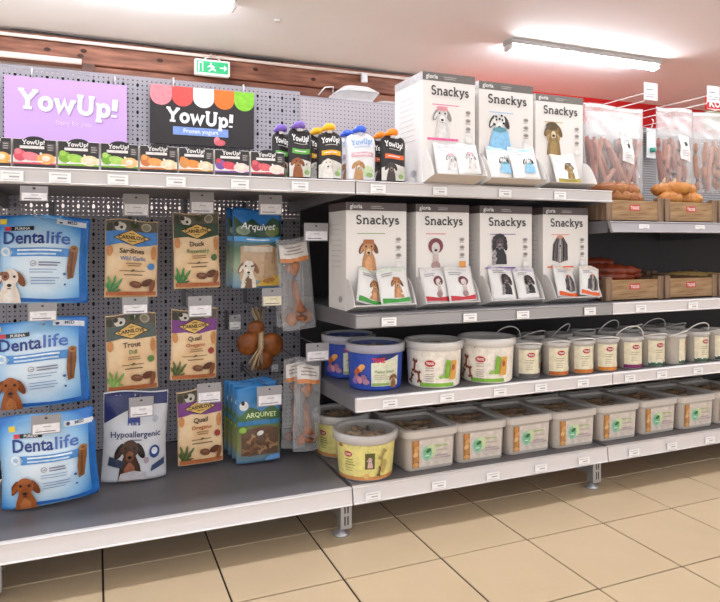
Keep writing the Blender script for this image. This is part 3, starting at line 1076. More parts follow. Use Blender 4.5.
def dental(u0, u1, vt, vb, Y, dog, label, rot, seed, zmin=None, bulge=.034, sh=0.0):
    mm = lambda w, h: ramp_mat([(0.0, 'e8f1f8'), (0.45, 'd2e6f6'), (0.70, '9ccbf0'), (0.9, '4f98dc'), (1.0, '2b74c8')], 'radial', (-.012 * w / .25, h * .44, w * .62, h * .66), .28, .3)
    t, S, w, h, x, z = bag_thing('dental_chew_bag', label, 'treat bag', u0, u1, vt, vb, Y, bulge, mm, rot, 'blue dental chew bags', zmin, seed, bottom=.55)
    p = Print(S, .012, .3, bounds=(-w * .492, w * .492, h * .008, h * .992))
    X = lambda f: f * w
    p.S = lambda x, z, o: S(x * (1 - abs(sh)) + sh * w, z * (1 - abs(sh)), o)
    Z = lambda f: f * h
    p.rect(X(.40), X(.485), Z(.04), Z(.9), '2a72c4')
    p.poly([(X(-.47), Z(.02)), (X(.47), Z(.02)), (X(.46), Z(.07)), (X(.1), Z(.05)), (X(-.3), Z(.07))], '2b6cc0')
    p.poly([(X(.12), Z(.905)), (X(.46), Z(.885)), (X(.46), Z(.945)), (X(.12), Z(.965))], 'e3e6ec')
    p.ell(X(.17), Z(.932), X(.022), Z(.022), '23427c')
    p.text('MED', X(.3), Z(.915), Z(.036), '33466e', bold=.02)
    p.rect(X(-.5), X(-.42), Z(.9), Z(.96), 'efd23a')
    # brand block, name
    p.rect(X(-.44), X(-.375), Z(.825), Z(.872), 'd8404a')
    p.rect(X(-.37), X(-.125), Z(.825), Z(.872), '2a2a30')
    p.text('PURINA', X(-.248), Z(.833), Z(.03), 'f0eef0', bold=.02, maxw=X(.21))
    p.text('Denta', X(-.455), Z(.68), Z(.135), '2a3c86', align='l', bold=.02, fitw=X(.455))
    p.text('life', X(.018), Z(.68), Z(.135), '4f72c0', align='l', bold=.014, fitw=X(.27))
    p.poly([(X(-.38), Z(.535)), (X(.29), Z(.535)), (X(.29), Z(.63)), (X(-.38), Z(.63)), (X(-.35), Z(.583))], '4f8fd4')
    p.lines(X(-.3), X(.24), Z(.595), 1, .01, 'e8f1fa', Z(.02)).lines(X(-.3), X(.24), Z(.552), 1, .01, 'cfe2f6', Z(.02))
    p.ell(X(-.43), Z(.59), X(.055), Z(.05), 'e9f2fa').ell(X(-.43), Z(.59), X(.03), Z(.028), 'a9c9ea')
    p.ell(X(-.12), Z(.455), X(.035), Z(.032), '9a8f9a').ell(X(-.12), Z(.455), X(.027), Z(.025), 'dfeaf4')
    p.text('x4', X(-.12), Z(.442), Z(.024), '4a4a5a')
    p.lines(X(-.06), X(.2), Z(.46), 2, Z(.03), '7f7f92', Z(.014))
    p.lines(X(-.16), X(.2), Z(.385), 2, Z(.032), '8ba6c8', Z(.009)).lines(X(-.14), X(.2), Z(.29), 3, Z(.032), '7f9cc4', Z(.009))
    # chew stick
    p.poly([(X(.29), Z(.64)), (X(.38), Z(.65)), (X(.375), Z(.52)), (X(.335), Z(.3)), (X(.27), Z(.28)), (X(.262), Z(.42))], '8a5428')
    p.poly([(X(.31), Z(.6)), (X(.335), Z(.6)), (X(.315), Z(.3)), (X(.29), Z(.32))], '6b3d1c')
    p.ell(X(.335), Z(.635), X(.048), Z(.036), 'a9713a').ell(X(.335), Z(.635), X(.02), Z(.015), '6b3d1c')
    p.ell(X(.235), Z(.34), X(.018), Z(.016), '3f5f9a').ell(X(.24), Z(.22), X(.014), Z(.012), '3f5f9a')
    if dog == 'white':
        pic_dog(p, X(-.37), Z(.21), .072, 'e6d8cc', '7a4426', 'efe4da', 'efe6de', tilt=4)
        p.ell(X(-.37) - .0125, Z(.21) + .027, .011, .0135, '94593a').ell(X(-.37) - .012, Z(.21) + .026, .004, .0045, '251a18')
    else:
        pic_dog(p, X(-.34), Z(.2), .07, 'a2592c', '7c3f1c', '8f4c26', 'b8703f')
    p.build(t)
    return x, z, h


dental(-3, 88, 216, 303, 2.13, 'white', 'blue dental chew bag with white and brown terrier picture', 1.5, 1)
dental(-4, 91, 319, 405, 2.12, 'brown', 'blue dental chew bag with brown dog hanging above another such bag', -2, 2)
dental(2, 98, 412, 510, 2.005, 'brown', 'bulging blue dental chew bag with brown dog standing on the deck', -3, 3, .181, .048, .07)
hook(20, 48, 186, 201, 1.775, P(36, 217, 2.13).z - .008, 'hook above the blue bag with terrier picture')
hook(28, 57, 303, 321, 2.04, P(42, 320, 2.13).z - .01, 'hook of the blue dental bag hanging in the middle')
hook(31, 61, 415, 434, 1.93, P(45, 413, 2.01).z - .012, 'hook of the blue dental bag standing on the deck')


def kraft(u0, u1, vt, vb, Y, band, tint, title, sub, leaf, label, rot=0.0, seed=1, badge='4a7ab8'):
    m = mat('efd3ac', .5, noise=.12, nscale=14, c2='dfb585')
    t, S, w, h, x, z = bag_thing('kraft_treat_bag', label, 'treat bag', u0, u1, vt, vb, Y, .014, m, rot, 'kraft paper look treat bags', None, seed, bottom=.5, pinch=.01)
    p = Print(S, .012, .45, bounds=(-w * .492, w * .492, h * .008, h * .992))
    X = lambda f: f * w
    Z = lambda f: f * h
    p.rect(X(-.49), X(.49), Z(.85), Z(.985), '5d5648')
    p.ell(X(-.22), Z(.9), X(.11), Z(.06), 'd6cfc2').ell(X(-.3), Z(.93), X(.05), Z(.03), '3a332a').ell(X(-.2), Z(.89), X(.03), Z(.02), '2a2420')
    p.ell(X(.05), Z(.93), X(.08), Z(.04), '3f4a30').ell(X(-.42), Z(.9), X(.06), Z(.06), '3d3a2e')
    p.ell(X(.27), Z(.915), X(.1), Z(.058), 'b3a78f').ell(X(.27), Z(.915), X(.07), Z(.04), '8d8270')
    p.poly([(X(-.49), Z(.66)), (X(-.2), Z(.69)), (X(.1), Z(.655)), (X(.49), Z(.69)), (X(.49), Z(.85)), (X(-.49), Z(.85))], band)
    p.poly([(X(-.36), Z(.765)), (X(0), Z(.66)), (X(.36), Z(.765)), (X(0), Z(.87))], '3b2c1a')
    p.poly([(X(-.325), Z(.765)), (X(0), Z(.672)), (X(.325), Z(.765)), (X(0), Z(.858))], 'e2b766')
    p.text('CARNILOVE', 0, Z(.745), Z(.046), '34261a', bold=.03, maxw=X(.52))
    p.lines(X(-.07), X(.07), Z(.81), 1, .01, '6b4f2a', Z(.012), 'c').lines(X(-.08), X(.08), Z(.715), 1, .01, '6b4f2a', Z(.01), 'c')
    p.ell(X(-.42), Z(.6), X(.06), Z(.07), 'cf8e58').ell(X(.42), Z(.58), X(.055), Z(.09), 'cf8e58')  # brown shading of the bag sides painted on
    p.text(title, 0, Z(.565), Z(.062), '4a3424', bold=.02, maxw=X(.5))
    p.text(sub, X(.02), Z(.475), Z(.052), tint, bold=.015, maxw=X(.48))
    p.lines(X(-.12), X(.2), Z(.43), 2, Z(.028), '9a7a56', Z(.012), 'c')
    p.lines(X(-.28), X(.3), Z(.335), 1, .01, '8a6a48', Z(.01), 'c').lines(X(-.2), X(.26), Z(.285), 1, .01, '6f5c40', Z(.012), 'c')
    p.ell(X(.37), Z(.4), X(.07), Z(.045), badge)
    p.ell(X(0.02), Z(.345), X(.04), Z(.014), '6f6b4a', 20)
    pic_leaf(p, X(-.36), Z(.07), Z(.22), leaf[0], (55, 80, 105, 130))
    pic_leaf(p, X(-.42), Z(.05), Z(.16), leaf[1], (70, 95, 40, 20))
    p.rect(X(-.47), X(.47), Z(.025), Z(.075), 'b5673c')
    p.ell(X(.08), Z(.165), X(.12), Z(.045), '74462e', -12).ell(X(.3), Z(.19), X(.12), Z(.045), '5f3724', 22).ell(X(.4), Z(.14), X(.05), Z(.09), '8a5232', -15)
    p.ell(X(.1), Z(.175), X(.07), Z(.015), '946046', -12)
    p.build(t)
    return x, z + h


kraft(104, 157, 220, 297, 2.15, '4a84c8', '5d7fae', 'Sardines', 'Wild Garlic', ('5f9a5a', '3f7a48'), 'kraft treat bag with blue band for the sardine flavour', 1.0, 11, '4a86c4')
kraft(107, 158, 313, 390, 2.15, '56605c', '6a8a52', 'Trout', 'Dill', ('7ea04e', '93b464'), 'kraft treat bag with dark grey band for the trout flavour', -1.5, 12, '6a8a4a')
kraft(174, 220, 213, 288, 2.15, '33472f', '4f8048', 'Duck', 'Rosemary', ('4f8a48', '37703c'), 'kraft treat bag with dark green band for the duck flavour', -1, 13, '4a6a3a')
kraft(170, 216, 309, 379, 2.15, '7d3f86', 'b0603e', 'Quail', 'Oregano', ('5f6a3a', '48552c'), 'kraft quail treat bag with purple band hanging above another quail bag', 1, 14, 'a2403a')
kraft(178, 223, 389, 463, 2.13, '7d3f86', 'b0603e', 'Quail', 'Oregano', ('5f6a3a', '48552c'), 'kraft quail treat bag with purple band hanging just over the deck', -1, 15, 'a2403a')
HK = 'hook of the kraft '
hook(123, 149, 194, 216, 2.06, P(131, 222, 2.15).z - .006, HK + 'bag with blue band')
hook(122, 148, 297, 314, 2.06, P(132, 315, 2.15).z - .006, HK + 'bag with dark grey band')
hook(190, 214, 192, 214, 2.06, P(197, 215, 2.15).z - .006, HK + 'bag with dark green band')
hook(188, 212, 296, 317, 2.06, P(195, 311, 2.15).z - .006, HK + 'quail bag hanging in the middle')
hook(197, 221, 383, 403, 2.06, P(203, 390, 2.13).z - .006, HK + 'quail bag over the deck')

# silver hypoallergenic pouch
t, S, w, h, x, z = bag_thing('silver_treat_bag', 'silver hypoallergenic treat bag with navy top and dark dog', 'treat bag', 101, 166, 391, 483, 2.11, .036, mat('d3d4da', .28, bump=.2, bscale=14), 1.5, None, .176, 21, bottom=.65)
p = Print(S, .012, .3, bounds=(-w * .492, w * .492, h * .008, h * .992))
X = lambda f: f * w
Z = lambda f: f * h
p.poly([(X(-.49), Z(.985)), (X(-.49), Z(.66))] + [(X(-.49 + .98 * i / 10), Z(.66 + .2 * math.sin(PI * (i / 10) * .62))) for i in range(1, 11)] + [(X(.49), Z(.985))], '262c62')
p.rect(X(-.13), X(.06), Z(.665), Z(.79), '2c3f90')
p.poly([(X(-.12), Z(.73)), (X(.05), Z(.75)), (X(.05), Z(.785)), (X(-.12), Z(.785))], 'c8485a')
p.text("Hill's", X(-.035), Z(.635), Z(.05), '2c3f90', bold=.03, maxw=X(.22))
p.ell(X(.3), Z(.7), X(.05), Z(.04), 'b9bcc6')
p.text('Hypoallergenic', 0, Z(.505), Z(.066), '2a3468', bold=.012, maxw=X(.78))
p.lines(X(-.1), X(.1), Z(.465), 1, .01, '6a7090', Z(.012), 'c')
pic_dog(p, X(-.09), Z(.28), .078, '4a3228', '1f191a', '8a5a42', '9a6248')
p.poly([(X(-.42), Z(.2)), (X(-.2), Z(.16)), (X(-.18), Z(.24)), (X(-.4), Z(.3))], '3a4258')
p.ell(X(.3), Z(.33), X(.085), Z(.075), '2f4a86').ell(X(.3), Z(.34), X(.05), Z(.04), 'dfe4f0').ell(X(.17), Z(.24), X(.04), Z(.04), 'b0a0a8')
p.poly([(X(.24), Z(.1)), (X(.46), Z(.16)), (X(.46), Z(.24)), (X(.26), Z(.17))], '3f4f6e')
p.poly([(X(-.25), Z(.02)), (X(.2), Z(.02)), (X(.15), Z(.1)), (X(-.02), Z(.13)), (X(-.22), Z(.1))], 'c9c4c8')
p.build(t)
hook(129, 153.5, 397, 417, 2.03, z + h - .01, 'hook of the silver hypoallergenic bag', x)


# landscape printed dog snack bags
def snack_bag(u0, u1, vt, vb, Y, label, script, treat, seed, zmin=None, front=True, bulge=.018):
    m = ramp_mat([(0.0, '6f8fae'), (.3, '9aa88a'), (.55, '4f6f52'), (.75, '3f6a9a'), (1.0, '2d77c0')] if script else [(0.0, '5f86a8'), (.2, '8a8a5a'), (.6, '56703f'), (.72, '4a86b8'), (1.0, '2f86cc')], 'z', (0.0, .245), .3)
    t, S, w, h, x, z = bag_thing('landscape_treat_bag', label, 'treat bag', u0, u1, vt, vb, Y, bulge, m, 0, 'treat bags with landscape print', zmin, seed, bottom=.5, pinch=.01)
    if front:
        p = Print(S, .012, .3, bounds=(-w * .492, w * .492, h * .008, h * .992))
        X = lambda f: f * w
        Z = lambda f: f * h
        if script:
            p.poly([(X(-.48), Z(.62)), (X(-.48), Z(.9)), (X(-.3), Z(.8)), (X(-.1), Z(.88)), (X(.1), Z(.78)), (X(.3), Z(.9)), (X(.48), Z(.84)), (X(.48), Z(.62))], '2e4a34')
            p.ell(X(.3), Z(.72), X(.16), Z(.07), '6f7f4a').ell(X(-.3), Z(.72), X(.14), Z(.06), '8a9a86')
            p.text('Arquivet', 0, Z(.74), Z(.085), 'f2f4f6', bold=.01, maxw=X(.74), slant=.25)
            p.rect(X(-.48), X(.48), Z(.585), Z(.645), '4f9fdc')
            p.lines(X(-.3), X(.3), Z(.605), 1, .01, 'dcecf8', Z(.018), 'c')
            p.poly([(X(-.36), Z(.1)), (X(.4), Z(.1)), (X(.42), Z(.5)), (X(.2), Z(.56)), (X(-.36), Z(.52))], 'c4a686')
            p.poly([(X(.1), Z(.12)), (X(.36), Z(.16)), (X(.36), Z(.5)), (X(.14), Z(.5))], 'b39472')
            p.rect(X(-.3), X(.3), Z(.46), Z(.53), 'd8cbb8')
            pic_dog(p, X(-.2), Z(.2), .06, 'e6ddd0', '8a5a3c', 'efe8de', '7a5a44')
            p.poly([(X(-.05), Z(.03)), (X(.47), Z(.03)), (X(.47), Z(.17)), (X(.1), Z(.12))], 'd8b24a')
            p.ell(X(.22), Z(.1), X(.13), Z(.035), 'a9713a', 10)
        else:
            p.poly([(X(-.48), Z(.6)), (X(-.2), Z(.74)), (X(.05), Z(.66)), (X(.3), Z(.76)), (X(.48), Z(.66)), (X(.48), Z(.56)), (X(-.48), Z(.56))], '4a6f44')
            p.ell(X(-.34), Z(.76), X(.1), Z(.06), 'e6e4e0').ell(X(-.36), Z(.8), X(.04), Z(.03), '2a2624')
            p.text('ARQUIVET', X(.05), Z(.6), Z(.06), 'dfeeb0', bold=.02, maxw=X(.72))
            p.rect(X(-.48), X(.48), Z(.5), Z(.56), '3f7fb0')
            p.poly([(X(-.4), Z(.1)), (X(.44), Z(.1)), (X(.44), Z(.44)), (X(.2), Z(.48)), (X(-.4), Z(.44))], '6f5444')
            for k in range(9):
                pic_bone(p, X(-.28 + .085 * k % .62), Z(.17 + .05 * ((k * 7) % 4)), .026, ('9a7454', 'b08a68', '7f5a40')[k % 3], (k * 53) % 180)
            p.ell(X(.0), Z(.4), X(.08), Z(.03), 'e6e0da', 20).ell(X(-.38), Z(.46), X(.08), Z(.04), '8fb84a')
            p.poly([(X(.1), Z(.03)), (X(.47), Z(.03)), (X(.47), Z(.1)), (X(.2), Z(.09))], '6f9fd8')
        p.build(t)
    return x, z + h


snack_bag(232.5, 281, 209, 288, 2.15, 'treat bag with tan chew picture and script lettering', True, None, 31)
snack_bag(226, 276, 209, 286, 2.20, 'landscape treat bag right behind the tan chew bag', True, None, 32, front=True)
snack_bag(236, 280, 386, 461, 2.11, 'treat bag with brown treats picture over the deck', False, None, 33)
for k in range(3):
    snack_bag(232 - 4.2 * k, 277 - 4.2 * k, 383 - 2.0 * k, 456 - 4.2 * k, 2.155 + .04 * k, ('landscape treat bag right behind the brown treats bag', 'landscape treat bag second behind the brown treats bag', 'landscape treat bag at the back of the brown treats hook')[k], False, None, 34 + k)
hook(259, 282, 195, 215, 2.06, P(262, 211, 2.15).z - .008, 'hook of the tan chew bag with script lettering')
hook(257, 282, 386, 406, 2.04, P(262, 386, 2.11).z - .008, 'hook of the brown treats bag over the deck')
hook(262, 282, 288, 306, 2.09, P(264, 307, 2.2).z, 'hook with cream price tag holding the dried bundle', P(258, 300, 2.25).x, 'ece3c4')


# dried treat bundle tied with straw
xb = P(258, 300, 2.25).x
zt, zb = P(258, 306, 2.25).z, P(258, 371, 2.25).z
t = thing('dried_treat_bundle', 'bundle of dried straw and round brown chews hanging on the pegboard', 'dried treat', (xb, 2.25, zb))
H_ = zt - zb
straw = (mat('b59a78', .7, noise=.3, nscale=60), mat('8d7052', .7, noise=.3, nscale=60), mat('cbb391', .7))
rnd = random.Random(5)
for k in range(18):
    a, b_ = rnd.uniform(-.04, .04), rnd.uniform(-.035, .02)
    mid = rnd.uniform(-.008, .012)
    MB().tube([(a * .6, rnd.uniform(-.01, 0), H_ * rnd.uniform(.9, 1.0)), (mid + .004, -.022, H_ * .68), (mid - .004, -.055, H_ * .4), (b_ - .012, -.05, H_ * rnd.uniform(.02, .22))], .0022, straw[k % 3], 5).build('straw', t)
chew_m = mat('a4602c', .45, noise=.4, nscale=18, c2='6e3a18', bump=.4, bscale=30)
for cx, cz, r, tl in ((-.038, .44, .043, .3), (.042, .4, .047, -.3), (.012, .18, .038, .1), (-.012, .66, .032, .2)):
    c = MB().lathe([(r * math.sin(q) if q else .001, .55 * r * -math.cos(q)) for q in [PI * i / 9 for i in range(10)]], 16, chew_m, smooth=True).build('round_chew', t)
    c.location = (cx, -.02, H_ * cz)
    c.rotation_euler = (PI / 2 + .2, tl, 0)


# clear packs with a pressed bone
def bone_pack(u0, u1, vt, vb, Y, label, rot, seed, bone_c=('b97a52', '8a5236')):
    t, S, w, h, x, z = bag_thing('bone_pack', label, 'bone pack', u0, u1, vt, vb, Y, .024, film('f2f2f4', .87, .08), rot, 'clear packs with a bone', None, seed, bottom=.6, pinch=.0, wr=.002)
    p = Print(S, .012, .3, bounds=(-w * .492, w * .492, h * .008, h * .992))
    p.rect(-w * .42, w * .42, h * .78, h * .94, 'e6ddd6')
    p.rect(-w * .42, w * .42, h * .745, h * .79, 'd98a4e')
    p.lines(-w * .3, w * .3, h * .9, 3, h * .035, 'a99a92', h * .014, 'c')
    p.build(t, 'header_card')
    bm_ = mat(bone_c[0], .5, noise=.35, nscale=30, c2=bone_c[1], bump=.5, bscale=40)
    b = MB()
    zs = [.1, .14, .2, .28, .4, .52, .62, .7, .745]
    rs = [.28, .36, .34, .2, .16, .16, .2, .26, .16]
    b.tube([(0.006 * math.sin(q * 9), -.002, h * q) for q in zs], .01, bm_, 12, radii=[r * w for r in rs], squash=.55)
    b.build('bone', t)
    for dx, dz, r in ((-.2, .12, .2), (.22, .13, .2), (.02, .2, .17), (-.14, .68, .13)):
        k = MB().lathe([(r * w * math.sin(q) if q else .0005, r * w * -math.cos(q)) for q in [PI * i / 7 for i in range(8)]], 10, bm_, sy=.6).build('bone_knob', t)
        k.location = (dx * w, -.003, h * dz)
    return x, z + h


x, zt_ = bone_pack(283, 316, 238, 329, 2.10, 'clear bone pack tilted, hanging above two other bone packs', -5, 41)
bone_pack(277, 305, 240, 326, 2.19, 'dim clear bone pack behind the tilted one', -2, 42, ('7a4f3a', '55342a'))  # bone colours darkened for the shade behind the front pack
hook(304, 328, 223, 241, 2.0, zt_ - .01, 'hook of the tilted bone pack', x - .01)
x, zt_ = bone_pack(293, 319, 360, 450, 2.06, 'clear bone pack hanging low beside the round yellow tubs', 1.5, 43)
bone_pack(281, 305, 358, 447, 2.118, 'clear bone pack right behind the low hanging one', 2, 44, ('8a5a42', '6a4030'))  # darker bone again, shade behind the nearer pack put into its colour
hook(306, 329, 343, 361, 2.0, zt_ - .01, 'hook of the low hanging bone packs', x)
hook(229, 241, 315, 330, 2.30, P(235, 333, 2.3).z, 'short empty hook beside the dried bundle', None, 'f0eeee', 'short empty hooks')
hook(271, 278.5, 358, 372, 2.32, P(275, 375, 2.3).z, 'short empty hook below the dried bundle', None, 'f0eeee', 'short empty hooks')

# ------------------------------------------------------------------ white snack dispenser boxes
card_w = mat('e9e4e1', .5, noise=.02, nscale=5)
card_shade = mat('cfc4bb', .6)  # white card with the shade of the top trays' undersides in its colour


def snack_picture(p, v, cx, cz, s):
    p.sec('dog_picture')
    if v == 0:      # white hound, pink head band
        pic_dog(p, cx, cz, s, 'd9d4d2', '8f8a8a', 'efeceb', 'e6e2e0', 'e79aa6', tilt=0)
    elif v == 1:    # spotted dog in a blue scarf
        pic_dog(p, cx, cz, s, 'e6e3e1', '3b3838', 'f0eeec', 'e6e3e1')
        for dx, dz in ((-.2, .5), (.12, .56), (.24, .2), (-.28, .12), (.0, .4)):
            p.ell(cx + dx * s, cz + dz * s, .07 * s, .06 * s, '2e2b2b', n=8)
        p.poly([(cx - .62 * s, cz - 1.0 * s), (cx + .66 * s, cz - 1.0 * s), (cx + .5 * s, cz - .2 * s), (cx + .1 * s, cz - .05 * s), (cx - .4 * s, cz - .2 * s)], '8ec4ea')
        p.ell(cx + .02 * s, cz - .12 * s, .4 * s, .13 * s, '5f9aa8')
    elif v == 2:    # long golden hair
        p.ell(cx, cz + .1 * s, .48 * s, .62 * s, 'b79a6a')
        pic_dog(p, cx, cz, s, '8f7448', '6e5630', 'd9c8a6', 'a68a54')
        p.ell(cx - .1 * s, cz + .5 * s, .4 * s, .22 * s, '5f4c30')
    elif v == 3:    # tan dog with a small hat
        pic_dog(p, cx, cz, s, 'c0895c', '6e4226', 'd9b48e', 'd8a070', 'a8683c')
    elif v == 4:    # maroon curls
        p.ell(cx, cz + .38 * s, .5 * s, .46 * s, '7a3a44')
        p.ell(cx, cz + .25 * s, .28 * s, .34 * s, 'd8cfcf')
        p.ell(cx, cz + .12 * s, .1 * s, .08 * s, '2a2020')
        p.poly([(cx - .14 * s, cz - .1 * s), (cx + .16 * s, cz - .1 * s), (cx + .2 * s, cz - .55 * s), (cx - .18 * s, cz - .55 * s)], 'c9b6b4')
        p.ell(cx, cz - .8 * s, .3 * s, .3 * s, 'a98a8a')
    elif v == 5:    # black poodle, grey ruff
        p.poly([(cx - .5 * s, cz - 1.0 * s), (cx + .55 * s, cz - 1.0 * s), (cx + .5 * s, cz - .45 * s), (cx + .25 * s, cz), (cx - .25 * s, cz), (cx - .5 * s, cz - .4 * s)], '2c272b')
        for k in range(7):
            p.ell(cx + (-.42 + .05 * (k % 3)) * s, cz + (-.95 + .13 * k) * s, .16 * s, .12 * s, ('a9a2a4', '8a8386')[k % 2], 20 * k, 9)
        for k in range(9):
            q = PI * (k / 8 * 1.3 - .15)
            p.ell(cx + .36 * s * math.cos(q), cz + .38 * s + .32 * s * math.sin(q), .2 * s, .2 * s, ('2a2428', '3a3338')[k % 2], 0, 9)
        p.ell(cx - .4 * s, cz + .15 * s, .15 * s, .32 * s, '241f23', -12).ell(cx + .4 * s, cz + .15 * s, .15 * s, .32 * s, '241f23', 12)
        p.ell(cx, cz + .28 * s, .27 * s, .32 * s, '57494f')
        p.ell(cx, cz + .1 * s, .15 * s, .2 * s, '8a7a80').ell(cx, cz + .08 * s, .08 * s, .06 * s, '1c181a')
        p.ell(cx - .12 * s, cz + .34 * s, .05 * s, .05 * s, '16120f', n=8).ell(cx + .12 * s, cz + .34 * s, .05 * s, .05 * s, '16120f', n=8)
    else:           # long dark fringe
        p.ell(cx, cz - .1 * s, .46 * s, .9 * s, '8d8587')
        for k, c in enumerate(('2f2a2c', '5d5658', '39343a', '8f8789', 'b9b2b2', '7d7678', '2a2628', '5d5658', '2f2a2c')):
            a = -.5 + .125 * k
            p.poly([(cx + a * .35 * s, cz + .72 * s), (cx + (a * .35 + .06) * s, cz + .72 * s), (cx + (a + .09) * s, cz + .2 * s), (cx + (a * 1.1 + .06) * s, cz - (.98 - .3 * abs(a)) * s), (cx + (a * 1.1 - .05) * s, cz - (.94 - .3 * abs(a)) * s), (cx + (a - .03) * s, cz + .2 * s)], c)
        p.ell(cx, cz + .12 * s, .13 * s, .2 * s, 'a39a98').ell(cx, cz + .12 * s, .075 * s, .06 * s, '1f1b1c')
        p.ell(cx, cz + .68 * s, .24 * s, .1 * s, 'd98a6a')
    p.sec(None)


ACC = ['e75f9a', '8cc0ea', 'c8a43a', '8fae6a', 'd8404a', '7a55a0', 'e8703c']


def snack_box(x0, w, h, d, y, z, v, label, header):
    t = thing('snack_dispenser_box', label, 'display box', (x0 + w / 2, y, z), group='white snack dispenser boxes')
    MB().box(-w / 2, w / 2, 0, d, 0, h, card_w, .001).build('carton', t)
    p = Print(lambda a, b, o: (a, -o, b), inc=.00012, base=.0003)
    hb = h * .075
    p.rect(-w / 2, w / 2, h - hb, h, header)
    p.text('gloria', -w * .44, h - hb * .72, hb * .5, 'eceae8', align='l', bold=.02)
    p.lines(-w * .1, w * .14, h - hb * .5, 2, hb * .22, 'a9a3a0', hb * .1)
    p.text('Snackys', w * .02, h * .80, h * .085, '4a4443', 'slab', .025, fitw=w * .72)
    p.lines(-w * .32, w * .2, h * .71, 1, .01, ACC[v], h * .007)
    for k in range(3):
        zc = h * (.66 - .075 * k)
        p.ell(w * .36, zc, w * .05, h * .02, 'b9b2ae').ell(w * .36, zc, w * .035, h * .012, '8a8482')
        p.lines(w * .31, w * .41, zc - h * .03, 1, .01, '9a9492', h * .006)
    sz = h * (.2 if v in (1, 2) else .165)
    snack_picture(p, v, -w * .14, h * (.41 if v in (0, 5, 6) else .37) + sz, sz)
    if v in (0, 5, 6):
        p.rect(-w * .42, w * .16, h * .365 if v else h * .39, h * .38 if v else h * .41, ACC[v])
    p.rect(w * .3, w * .43, h * .38, h * .45, 'd9d4d0').rect(w * .305, w * .425, h * .384, h * .446, 'f0a24a' if v == 4 else 'efebe8')
    p.build(t)
    ps = Print(lambda a, b, o: (-w / 2 - o, d - a, b), inc=.00012, base=.0003)
    ps.rect(0, d, h - hb, h, header if v > 2 else 'b9b4b6')
    for k in range(9):
        ps.lines(d * .2, d * .86, h * (.8 - .05 * k), 1, .01, 'c9c3c0', h * .005)
    ps.ell(d * .7, h * .1, d * .1, h * .03, 'b5afb2')
    ps.build(t, 'side_print', 'side_text')
    # open dispenser tray at the foot of the front
    f = .072
    ct = w * .5
    MB().prism([(-.0015, .001), (-f, h * .06), (-f - .001, h * .066), (-f * .93, h * .069), (-.0015, .006)], -ct + .002, ct - .002, card_shade if v < 3 else card_w).build('tray_front', t)
    prof = [(-.001, .001)] + [(-f * 1.02 * math.sin(q), h * .085 + h * .22 - h * .22 * math.cos(q) if False else h * .3 - (h * .24) * math.sin(q) ** 2.2) for q in [PI / 2 - PI / 2 * i / 8 for i in range(9)]]
    prof[-1] = (-.001, h * .30)
    for s in (-1, 1):
        xx = s * (ct - .001)
        MB().prism(prof, min(xx, xx - s * .0016), max(xx, xx - s * .0016), card_w).build('tray_cheek', t)
    return t


sach_m = mat('ebe9e8', .3, bump=.25, bscale=35)


def sachet(x, y, z, w, h, v, label, rz=0.0, lean=-.42, tilt=0.0):
    t = thing('treat_sachet', label, 'sachet', (x, y, z), group='treat sachets in the dispenser trays', rot=(lean, tilt, rz))
    S = bag_surface(w, h, .011, bottom=.3, top=.15, pinch=.02, seed=int(x * 1000) + v, wr=.0014)
    bag_mesh(S, w, h, sach_m, .011, 'sachet_bag', t, 10, 12)
    p = Print(S, .012, .3, bounds=(-w * .49, w * .49, h * .01, h * .99))
    top = {1: 'a9d2f0', 0: 'eec6d4', 2: 'e6dcc0', 3: 'dfe8d8', 4: 'e8e0e0', 5: 'cfc4da', 6: 'ecd9cc'}[v]
    p.rect(-w * .45, w * .45, h * .88, h * .97, top)
    snack_picture(p, v, w * .08, h * .46, h * .31)
    if v in (3, 4, 6, 2):
        p.poly([(-w * .45, h * .03), (w * .45, h * .03), (w * .45, h * .16), (0, h * .11), (-w * .45, h * .17)], {3: '3f9a3a', 4: 'c8343e', 6: 'e0622e', 2: 'a8963a'}[v])
    p.lines(-w * .38, w * .1, h * .8, 2, h * .06, 'a9a4a8', h * .022)
    p.build(t)


def row_box(u0, u1, y, z, h, d, v, label, header):
    x0, x1 = P(u0, 200, y).x, P(u1, 200, y).x
    w = x1 - x0
    snack_box(x0, w, h, d, y, z, v, label, header)
    return x0, w


nm = ['white hound in pink headband', 'spotted dog in blue scarf', 'golden long-haired dog', 'tan dog in small hat', 'dog with maroon curls', 'black poodle', 'dog with long dark fringe']
# (box, sachets: dx fraction, dy, dz, width, height, rz, tilt)
ROW = [(422.5, 475, 1.775, 1.1003, .352, .20, 0, '6f6966', [(-.12, -.036, .032, .085, .092, 0, .05), (.24, -.036, .034, .075, .088, -.1, -.05)]),
       (479, 533, 1.80, 1.1003, .350, .20, 1, '6f6966', [(-.2, -.036, .032, .1, .1, .05, .06), (.2, -.04, .03, .1, .096, -.05, -.04)]),
       (535.5, 583, 1.845, 1.1003, .342, .20, 2, '77716c', [(.04, -.036, .03, .13, .098, 0, -.03)]),
       (346, 406.5, 1.87, .6953, .345, .16, 3, '5e5150', [(-.2, -.036, .032, .1, .098, .15, .3), (.2, -.04, .03, .1, .1, -.05, -.05)]),
       (416, 469, 1.87, .6953, .345, .16, 4, '5e5150', [(-.22, -.036, .032, .1, .1, 0, .03), (.22, -.04, .03, .098, .1, -.05, -.05)]),
       (480, 532, 1.87, .6953, .345, .16, 5, '5e5150', [(-.16, -.036, .03, .1, .104, 0, .05), (.26, -.036, .03, .08, .092, -.1, -.06)]),
       (543, 588, 1.87, .6953, .345, .16, 6, '5e5150', [(-.12, -.036, .03, .11, .1, .1, .12), (.28, -.04, .03, .08, .096, -.15, .2)])]
